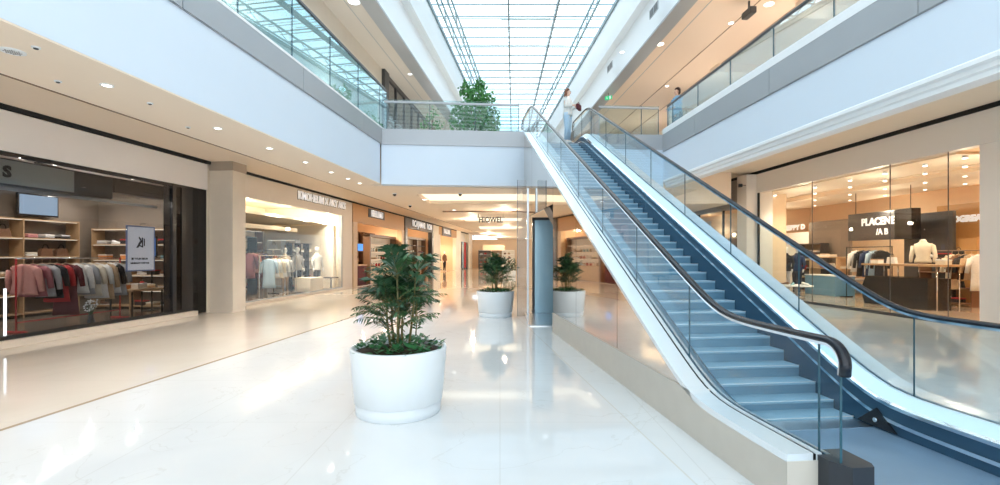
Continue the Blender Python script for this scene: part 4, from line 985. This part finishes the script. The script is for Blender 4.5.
# jackets
RX = 8.3
rack('black clothes rack with dark jackets at the end of the black counter', R, (RX, R.y_at(RX, 868), .03), PI/2, 1.9, 1.85, 'black')
for i, (px, m, ln, lb) in enumerate(((857, 'c_white', .85, 'white jacket at the far end of the rack by the black counter'), (863, 'c_black', 1.0, 'black jacket beside the white one by the black counter'), (869, 'c_navy', 1.0, 'navy jacket in the middle of the rack by the black counter'), (875, 'c_lightblue', .95, 'pale blue jacket on the rack by the black counter'), (881, 'c_black', 1.05, 'black coat nearest on the rack by the black counter'))):
    garment('coat' if 'coat' in lb else 'jacket', lb, m, R, (RX, R.y_at(RX, px), 1.835), -PI/2+1.42, ln, .46, .55, rnd=rnd)
# left part of the window: tables, dummies
u, zs = shelving('oak shelving with white goods behind the handrail in the wide shop', R, (9.2, R.y_at(9.2, 842), .03), -PI/2, 3.0, 1.5, .5, 3, 'wood_pale', None, None, 3)
stock(R, (9.2, R.y_at(9.2, 842), .03), -PI/2, zs+[1.491], 3.0, FOLD[:2]+BOX[:1]+FOLD[4:5]+BAG[4:], .36, '%s on the oak shelving of the wide shop', '%ss on the oak shelving of the wide shop', rnd, .95)
u, zs = shelving('tall narrow shelving beside the taupe panel in the wide shop', R, (9.8, R.y_at(9.8, 812), .03), -PI/2, 1.5, 2.1, .4, 5, 'darkgrey', None, 'shop_wall_dark', 2)
stock(R, (9.8, R.y_at(9.8, 812), .03), -PI/2, zs, 1.5, FOLD+BAG, .42, '%s on the tall narrow shelving of the wide shop', '%ss on the narrow shelving of the wide shop', rnd, .9)
bx_ = thing('display_plinth', 'blue display block low in the wide shop', 'display block', R, (8.4, R.y_at(8.4, 829), .03)); part('body', MB().bbox(-.4, .4, -.8, .8, 0, .75, .01), 'c_blue', bx_); part('top_slab', MB().bbox(-.42, .42, -.82, .82, .75, .79, .01), 'ledge', bx_)
mannequin('mannequin in a salmon top at the far end of the wide window', R, (7.5, R.y_at(7.5, 777), .03), -PI/2+.6, 'c_pink', 'c_tan', 1.06)
mannequin('mannequin in dark clothes second from the far end of the wide window', R, (7.4, R.y_at(7.4, 786), .03), -PI/2+.6, 'c_black', 'c_grey', 1.08)
mannequin('mannequin in a navy top beside the dark clothed one in the wide window', R, (7.9, R.y_at(7.9, 797), .03), -PI/2+.6, 'c_navy', 'c_black', 1.08)
t = thing('display_table', 'round white display table with shoes at the far end of the wide window', 'table', R, (6.4, R.y_at(6.4, 796), .03))
part('table_top', MB().lathe([(.55, .40), (.55, .45), (.02, .45)], 28), 'ledge', t); part('leg', MB().lathe([(.3, 0), (.3, .02), (.05, .06), (.05, .40)], 20), 'chrome', t)
for k in range(5):
    a = k*1.256; dup(SHOE[k % 4], '%s on the round white table in the wide window' % ('white shoe', 'black shoe', 'brown shoe', 'teal shoe', 'second white shoe')[k], R, (6.4+.36*math.cos(a), R.y_at(6.4, 796)+.36*math.sin(a), .03+.451), a)
# near end: rack and mustard panel
RX = 8.6
rack('wooden clothes rack at the near end of the wide shop', R, (RX, R.y_at(RX, 966), .03), PI/2, 1.75, 1.7, 'brown')
for i, (px, m, lb) in enumerate(((952, 'c_cream', 'cream dress farthest on the wooden rack of the wide shop'), (958.5, 'c_brown', 'brown jacket on the wooden rack of the wide shop'), (965, 'c_black', 'black jacket on the wooden rack of the wide shop'), (971.5, 'c_tan', 'tan jacket on the wooden rack of the wide shop'), (978, 'c_white', 'white dress nearest on the wooden rack of the wide shop'))):
    garment('dress' if 'dress' in lb else 'jacket', lb, m, R, (RX, R.y_at(RX, px), 1.685), -PI/2+1.42, 1.1 if 'dress' in lb else .8, .42, .45, rnd=rnd)
t = thing('partition_panel', 'mustard yellow panel behind the wooden rack of the wide shop', 'panel', R, (9.9, R.y_at(9.9, 960), .03)); part('panel', MB().bbox(0, .1, -.5, .5, .0, 2.1, .01), 'orange', t); part('foot', MB().box(-.2, .3, -.45, .45, 0, .04), 'wood', t)
u, zs = shelving('low dark shelving below the near sign of the wide shop', R, (9.3, R.y_at(9.3, 950), .03), -PI/2, 1.6, 1.5, .4, 3, 'c_brown', None, None, 2)
stock(R, (9.3, R.y_at(9.3, 950), .03), -PI/2, zs+[1.491], 1.6, BOX+BAG+SHOE, .4, '%s on the low dark shelving of the wide shop', '%ss on the low dark shelving of the wide shop', rnd, .9)
ci = 0
for x in (6.4, 7.6, 9.2, 10.8):
    for px in (775, 815, 850, 885, 925, 965):
        y = R.y_at(x, px)
        if not 9.3 < y < 24: continue
        t = thing('ceiling_spot', '%s ceiling spot from the near end in row %s, wide shop' % (NTH[5-(775, 815, 850, 885, 925, 965).index(px)], {6.4: 'one behind the glass', 7.6: 'two behind the glass', 9.2: 'three behind the glass', 10.8: 'four behind the glass'}[x]), 'lamp', R, (x, y, 3.97))
        part('body', MB().tube([(0, 0, .01), (0, 0, .14)], .06, 12), 'ledge', t); part('lens', MB().lathe([(.05, .0), (.05, .008)], 14), 'lamp', t)
for (x, y) in ((6.6, 11.3), (6.6, 14), (6.6, 17), (8.6, 12.2), (8.8, 16), (8.2, 19.5), (11, 14), (11, 18.5), (9.5, 22.5)):
    shop_light((x, y, 3.55), 105, (1, .82, .60), R)

# ================================================================== DARK SHOP BEYOND THE WHITE COLUMN (frame R)
struct('wall_taupe_header', MB().box(SR-.05, SR+.2, 18.55, 30, 3.55, 4.72), 'shop_ceil_grey', R)
struct('floor_taupe_shop', MB().box(SR+.02, 6.9, 18.5, 32, 0, .03), 'shop_floor', R)
struct('wall_taupe_back', MB().box(6.8, 6.9, 18.6, 32, 0, 3.7), 'shop_wall', R)
struct('wall_taupe_side', MB().box(SR+.1, 6.8, 31.8, 32, 0, 3.7), 'shop_wall', R)
struct('ceiling_taupe_shop', MB().box(SR+.2, 6.8, 18.6, 32, 3.6, 3.7), 'shop_ceil', R)
w = sroot('window_4', R)
for k, (a, b) in enumerate(((18.6, 20.4), (20.4, 22.6), (22.6, 25), (25, 28))):
    part('pane', MB().box(SR, SR+.012, a+.01, b-.01, .08, 3.55), 'glass_dark', w); part('post', MB().box(SR-.03, SR+.04, b-.05, b+.05, 0, 3.55), 'black', w)
part('inner_panel', MB().box(SR+.25, SR+.3, 22.0, 23.2, .03, 3.2), 'ledge', w)
u, zs = shelving('oak shelving in the shop beyond the white column', R, (6.55, 22.6, .03), -PI/2, 5.5, 2.4, .45, 5, 'wood_pale', 'strip', None, 4)
stock(R, (6.55, 22.6, .03), -PI/2, zs, 5.5, BOX+BAG+FOLD, .5, '%s on the shelving in the shop beyond the white column', '%ss on the shelving beyond the white column', rnd, .9)
t = thing('display_table', 'blue topped display table in the shop beyond the white column', 'table', R, (5.8, 20.0, .03))
part('table_top', MB().bbox(-.28, .28, -.8, .8, .72, .78, .01), 'c_blue', t)
for sx in (-.24, .24):
    for sy in (-.75, .75): part('leg', MB().tube([(sx, sy, 0), (sx, sy, .73)], .02, 6), 'black', t)
for (x, y) in ((6., 20), (6., 23), (6., 26)): shop_light((x, y, 3.2), 70, (1, .82, .6), R)
clean()

# ================================================================== LAMPS AND SMALL FITTINGS
def onz(fr, z, px, py):
    """point of a level surface seen at a photo pixel, in fr's axes (x, y)"""
    Y = F*(H-z)/(py-CY); X = (px-CX)/F*Y; dx, dy = X-fr.o[0], Y-fr.o[1]
    return dx*fr.ex[0]+dy*fr.ex[1], dx*fr.ey[0]+dy*fr.ey[1]
def downlight(label, fr, x, y, z, r=.07, m='lamp', power=0, col=(1, .93, .84)):
    t = thing('ceiling_light', label, 'ceiling light', fr, (x, y, z))
    part('trim_ring', MB().lathe([(r+.02, 0), (r+.02, -.012), (r, -.012), (r, 0)], 20), 'ledge', t)
    part('lens', MB().lathe([(r, -.002), (r, -.008)], 20), m, t)
    if power: light('SPOT', 'downlight', (x, y, z-.05), power, col, fr, .06, spot=2.4, blend=.9)
for i, (px, py) in enumerate(((105, 85), (219, 128), (271, 148), (306, 162), (331, 172), (348, 178.5), (362, 183))):
    x, y = onz(L, 3.6, px, py)
    if y < 13.2: downlight('%s bright round downlight in the beige soffit edge over the shops' % ORD[i], L, -.52, y, 3.6, .048, power=150)
light('SPOT', 'downlight', (-.52, 3.2, 3.55), 150, (1, .93, .84), L, .06, spot=2.4, blend=.9)
for i, y in enumerate((17, 21, 25, 29)):
    downlight('%s downlight in the low ceiling beyond the bridge' % ORD[i], L, .3+.3*i, y, 3.6, .09, power=60)
def detector(label, fr, x, y, z):
    t = thing('smoke_detector', label, 'smoke detector', fr, (x, y, z)); part('base', MB().lathe([(.036, 0), (.036, -.01), (.032, -.014)], 18), 'ledge', t); part('sensor', MB().lathe([(.022, -.013), (.018, -.022), (.008, -.026)], 16), 'darkgrey', t)
for i, (px, py, lb) in enumerate(((150, 103, 'small dark detector on the beige soffit between the first two downlights'), (188, 127, 'small detector on the beige soffit beside the second downlight'), (36, 47, 'small detector on the beige soffit over the near end of the dark shop'), (58, 81, 'flat detector on the beige soffit below the other near one'))):
    x, y = onz(L, 3.6, px, py); detector(lb, L, x, y, 3.6)
x, y = onz(L, 3.6, 12.6, 51)
t = thing('ceiling_speaker', 'round perforated black and white ceiling speaker on the beige soffit', 'speaker', L, (x, y, 3.6))
part('rim', MB().lathe([(.10, 0), (.10, -.01), (.085, -.012), (.001, -.012)], 24), 'ledge', t)
mb = MB()
for i in range(-3, 4):
    for j in range(-3, 4):
        if i*i+j*j < 10: mb.box(i*.022-.005, i*.022+.005, j*.022-.005, j*.022+.005, -.014, -.010)
part('grille', mb, 'black', t)
for i, (px, py) in enumerate(((396, 194), (410, 205), (462, 196))):
    x, y = onz(W, 3.6, px, py)
    t = thing('ceiling_camera', ('small dome camera on the low ceiling at the near corner of the bridge', 'small black dome camera on the low ceiling beside the lit recess', 'small dome camera under the bridge near the lit recess')[i], 'camera', W, (x, min(y, 15.2) if i != 1 else y, 3.6))
    part('mount', MB().lathe([(.07, 0), (.07, -.03), (.06, -.035)], 18), 'ledge', t); part('dome', MB().lathe([(.055, -.034), (.05, -.07), (.03, -.09), (.005, -.1)], 18), 'black', t)
for i, (px, py) in enumerate(((660, 44), (731, 23), (769, 4), (667, 86), (622, 52))):
    x, y = onz(R, 8.6, px, py)
    downlight(('square bright lamp nearest the cornice on the warm upper ceiling', 'small lamp in the middle of the warm upper ceiling', 'lamp highest in view on the warm upper ceiling', 'small lamp low on the warm upper ceiling near the bridge', 'small lamp beside the cornice of the warm upper ceiling')[i], R, x, y, 8.6, .12 if i in (0, 2) else .07)
for i, (px, py) in enumerate(((354, 1.5), (410, 74))):
    x, y = onz(L, 8.6, px, py); downlight(('larger lamp on the grey upper ceiling above the reflective railing', 'tiny lamp on the grey upper ceiling strip near the bridge')[i], L, x, y, 8.6, .16 if i == 0 else .08, 'lamp_cool')
def vent(label, px, py):
    y = R.y_at(-.285, px); Yw = R.o[1]-.285*R.ex[1]+y*R.ey[1]; z = H+(CY-py)*Yw/F
    t = thing('wall_vent', label, 'vent', R, (-.28, y, z)); part('frame', MB().box(-.02, 0, -.32, .32, -.13, .13), 'bandgrey', t)
    part('slats', MB().box(-.03, -.02, -.28, -.03, -.10, .10).box(-.03, -.02, .03, .28, -.10, .10), 'darkgrey', t)
vent('dark grille high on the white cornice, nearest the viewer', 654, 10); vent('dark grille on the white cornice above the woman on the bridge', 610, 67)
y = R.y_at(.1, 608)
t = thing('exit_sign', 'small green running man exit sign hung under the upper cornice', 'sign', R, (.12, y, 8.16), -PI/2+.9)
part('box', MB().bbox(-.15, .15, -.03, .03, .05, .20, .01), 'green_sign', t); part('rod', MB().tube([(0, 0, .21), (0, 0, .36)], .01, 6), 'darkgrey', t)
part('pictogram', MB().box(.05, .12, -.036, -.031, .07, .18).tube([(-.06, -.034, .17), (-.06, -.034, .175)], .012, 8).tube([(-.06, -.034, .155), (-.05, -.034, .12), (-.08, -.034, .08)], .008, 6).tube([(-.05, -.034, .12), (-.02, -.034, .08)], .008, 6), 'letters', t)
x, y = onz(R, 8.3, 749, 12)
t = thing('ceiling_camera', 'grey box camera hanging from the warm upper ceiling', 'camera', R, (x, y, 8.6))
part('bracket', MB().box(-.02, .02, -.02, .02, -.25, 0), 'darkgrey', t); part('body', MB().bbox(-.09, .09, -.22, .22, -.42, -.24, .02), 'darkgrey', t)
x, y = onz(R, 4.3, 748, 172)
t = thing('ceiling_camera', 'small black camera on the white column beside the wide shop window', 'camera', R, (SR-.45, 17.95, 4.3), -.4)
part('arm', MB().tube([(0, 0, 0), (-.16, 0, .02)], .015, 6), 'black', t); part('body', MB().bbox(-.26, -.12, -.07, .07, -.06, .06, .015), 'black', t)
for i, y in enumerate((8.5, 11.5, 14.5, 17, 20.5)):
    downlight('%s recessed downlight in the cream soffit over the wide shop window' % ORD[i], R, 3.3, y, 4.82, .08, power=60)

# ================================================================== PEOPLE
def skin_mesh(name, J, Ed, m, parent):
    me = bpy.data.meshes.new(name); ks = list(J); me.from_pydata([J[k][:3] for k in ks], [(ks.index(a), ks.index(b)) for a, b in Ed], [])
    me.materials.append(M[m]); o = bpy.data.objects.new(name, me); C.objects.link(o); o.parent = parent
    sk = o.modifiers.new('skin', 'SKIN'); sk.use_smooth_shade = True
    for i, k in enumerate(ks):
        r = J[k][3]; d = me.skin_vertices[0].data[i]; d.radius = (r, r*(J[k][4] if len(J[k]) > 4 else 1)); d.use_root = (k == 'pelvis')
    ss = o.modifiers.new('sub', 'SUBSURF'); ss.levels = ss.render_levels = 2
    return o
def person(label, fr, loc, rz, hgt, top_m, low_m, hair_m, long_hair, arms):
    t = thing('person', label, 'person', fr, loc, rz); t.matrix_world = t.matrix_world @ Matrix.Scale(hgt/1.70, 4)
    J = {'pelvis': (0, 0, .94, .125, .85), 'waist': (0, 0, 1.08, .105, .8), 'chest': (0, 0, 1.27, .125, .8), 'top': (0, 0, 1.38, .09), 'neck': (0, .005, 1.45, .045), 'neck2': (0, -.01, 1.50, .045),
         'jaw': (0, -.03, 1.545, .058), 'face': (0, -.02, 1.60, .076), 'skull': (0, .0, 1.655, .07), 'nose': (0, -.105, 1.59, .012)}
    Ed = [('pelvis', 'waist'), ('waist', 'chest'), ('chest', 'top'), ('top', 'neck'), ('neck', 'neck2'), ('neck2', 'jaw'), ('jaw', 'face'), ('face', 'skull'), ('face', 'nose')]
    for k, sg in (('a', -1), ('b', 1)):
        sh, el, wr = (sg*.17, 0, 1.37), arms[k][0], arms[k][1]
        J['sh'+k] = (*sh, .052); J['el'+k] = (*el, .040); J['wr'+k] = (*wr, .027)
        d = (Vector(wr)-Vector(el)).normalized(); pm = Vector(wr)+d*.06
        J['pm'+k] = (*pm, .030, .6); Ed += [('top', 'sh'+k), ('sh'+k, 'el'+k), ('el'+k, 'wr'+k), ('wr'+k, 'pm'+k)]
        sd = d.cross(Vector((0, 0, 1))).normalized()
        for q in range(4):
            f1 = pm+d*.035+sd*(q-1.5)*.019; f2 = f1+d*(.032, .038, .036, .026)[q]+Vector((0, 0, -.02)); J['f%s%d' % (k, q)] = (*f1, .009); J['g%s%d' % (k, q)] = (*f2, .007); Ed += [('pm'+k, 'f%s%d' % (k, q)), ('f%s%d' % (k, q), 'g%s%d' % (k, q))]
        th = Vector(wr)+d*.045+sd*sg*.035; J['th'+k] = (*th, .010); Ed.append(('pm'+k, 'th'+k))
        J['hip'+k] = (sg*.09, 0, .87, .088); J['kn'+k] = (sg*.095, -.012, .49, .055); J['an'+k] = (sg*.095, .02, .09, .036); J['toe'+k] = (sg*.105, -.13, .03, .028)
        Ed += [('pelvis', 'hip'+k), ('hip'+k, 'kn'+k), ('kn'+k, 'an'+k), ('an'+k, 'toe'+k)]
    skin_mesh('body', J, Ed, 'skin', t)
    n = 20
    def el_(z, a, b, cy=0): return [(a*math.cos(2*PI*i/n), cy+b*math.sin(2*PI*i/n), z) for i in range(n)]
    part('shirt', MB().loops([el_(z, a, b) for z, a, b in ((.86, .185, .15), (.95, .175, .14), (1.08, .145, .115), (1.22, .165, .13), (1.33, .185, .125), (1.40, .165, .10), (1.44, .09, .07), (1.46, .07, .062))]), top_m, t)
    for k, sg in (('a', -1), ('b', 1)):
        e, w_ = Vector(arms[k][0]), Vector(arms[k][1])
        part('sleeve', MB().tube([(sg*.12, 0, 1.40), (sg*.175, 0, 1.37), e, e+(w_-e)*.85], [.06, .066, .054, .043], 12), top_m, t)
        part('trouser_leg', MB().tube([(sg*.085, 0, .93), (sg*.092, 0, .80), (sg*.096, -.01, .49), (sg*.096, .015, .10)], [.098, .10, .075, .062], 14), low_m, t)
        part('shoe', MB().loops([[(sg*.10+a*.045, y, z) for a, z in ((-1, 0), (1, 0), (1, h_*.6), (.4, h_), (-.4, h_), (-1, h_*.6))] for y, h_ in ((.07, .07), (0, .10), (-.08, .07), (-.17, .04))]), 'c_white', t)
        part('eye', MB().lathe([(.001, -.009), (.008, 0), (.001, .009)], 8, sg*.03, 0), 'black', t).location = (0, -.094, 1.612)
    part('mouth', MB().bbox(-.022, .022, -.100, -.092, 1.548, 1.556, .002), 'c_rose', t)
    # hair: cap round the back of the skull, with or without a long fall
    hl = []
    for z, r in ((1.735, .02), (1.72, .055), (1.69, .085), (1.65, .098), (1.60, .098), (1.55, .092))+(((1.48, .098), (1.38, .10), (1.28, .085), (1.22, .05)) if long_hair else ((1.51, .07),)):
        lo, hi = (-.9, PI+.9) if z > 1.66 else (-.25, PI+.25)
        c = span(lo, hi, 14); oc = [(r*math.cos(a), .012+(.02 if z < 1.5 else 0)+r*.95*math.sin(a), z) for a in c]; ic = [(r*.72*math.cos(a), .012+r*.6*math.sin(a)*.9, z) for a in reversed(c)]
        hl.append(oc+ic)
    part('hair', MB().loops(hl), hair_m, t)
    return t
wy = 14.75
wl = (2.11, 14.66, F2+.02)
person('long haired woman in a white top holding a maroon bag at the escalator top', W, wl, PI/2-.5, 1.70, 'c_white', 'c_lightblue', 'hair', True,
       {'a': ((-.24, -.02, 1.10), (-.13, -.23, 1.13)), 'b': ((.24, -.02, 1.11), (.12, -.23, 1.17))})
rot = Matrix.Rotation(PI/2-.5, 4, 'Z')
pb = rot @ Vector((0, -.36, 1.02))
bg_ = thing('handbag', 'small maroon bag held by the woman in the white top', 'bag', W, (wl[0]+pb.x, wl[1]+pb.y, F2+pb.z), PI/2-.5)
part('body', MB().bbox(-.14, .14, -.045, .045, 0, .17, .02), 'c_maroon', bg_); part('handle', MB().tube([(-.08, 0, .16)]+[(.08*math.cos(a), 0, .17+.06*math.sin(a)) for a in span(PI, 0, 8)]+[(.08, 0, .16)], .009, 6), 'c_maroon', bg_)
person('person in a blue jacket standing behind the upper glass railing at the bridge corner', R, (.62, 14.45, F2), -PI/2+.3, 1.68, 'c_blue', 'c_navy', 'hair_dark', False,
       {'a': ((-.23, -.06, 1.12), (-.16, -.28, 1.02)), 'b': ((.23, -.06, 1.12), (.16, -.28, 1.02))})

for i, y in enumerate((5, 9, 13, 18, 24, 31)):  # fill points without fixtures, added to brighten the upper corridor ceilings
    light('POINT', 'corridor fill', (3.6, y, 6.6), 90, (1, .88, .75), R, .08)
    light('POINT', 'corridor fill', (-.95, y, 6.2), 26, (1, .97, .93), L, .08)

# ================================================================== CAMERA, SKY, LAMPS
cam = bpy.data.cameras.new('camera'); cam.sensor_width = 36; cam.lens = F/1000*36; cam.shift_y = (CY-242.5)/1000
cam.clip_start = .05; cam.clip_end = 300
co = bpy.data.objects.new('camera', cam); C.objects.link(co); co.location = (0, 0, H); co.rotation_euler = (PI/2, 0, 0)
bpy.context.scene.camera = co
wd = bpy.data.worlds.new('sky'); bpy.context.scene.world = wd; wd.use_nodes = True
n, l = wd.node_tree.nodes, wd.node_tree.links
bg = n['Background']; bg.inputs['Strength'].default_value = 2.7
tc = n.new('ShaderNodeTexCoord'); nz = n.new('ShaderNodeTexNoise'); nz.inputs['Scale'].default_value = 3.; nz.inputs['Detail'].default_value = 5
l.new(tc.outputs['Generated'], nz.inputs['Vector'])
mx = n.new('ShaderNodeMix'); mx.data_type = 'RGBA'; mx.inputs[6].default_value = (.62, .86, 1., 1); mx.inputs[7].default_value = (1., 1., 1., 1)
rm = n.new('ShaderNodeMapRange'); rm.inputs[1].default_value = .38; rm.inputs[2].default_value = .58
l.new(nz.outputs['Fac'], rm.inputs[0]); l.new(rm.outputs[0], mx.inputs[0]); l.new(mx.outputs[2], bg.inputs['Color'])

sc = bpy.context.scene
sc.view_settings.view_transform = 'Standard'; sc.view_settings.look = 'None'; sc.view_settings.exposure = .12
cy = sc.cycles
cy.max_bounces = 12; cy.diffuse_bounces = 6; cy.glossy_bounces = 6; cy.transparent_max_bounces = 24; cy.transmission_bounces = 6
cy.use_denoising = True; cy.sample_clamp_indirect = 6; cy.caustics_reflective = False; cy.caustics_refractive = False
cy.blur_glossy = .5
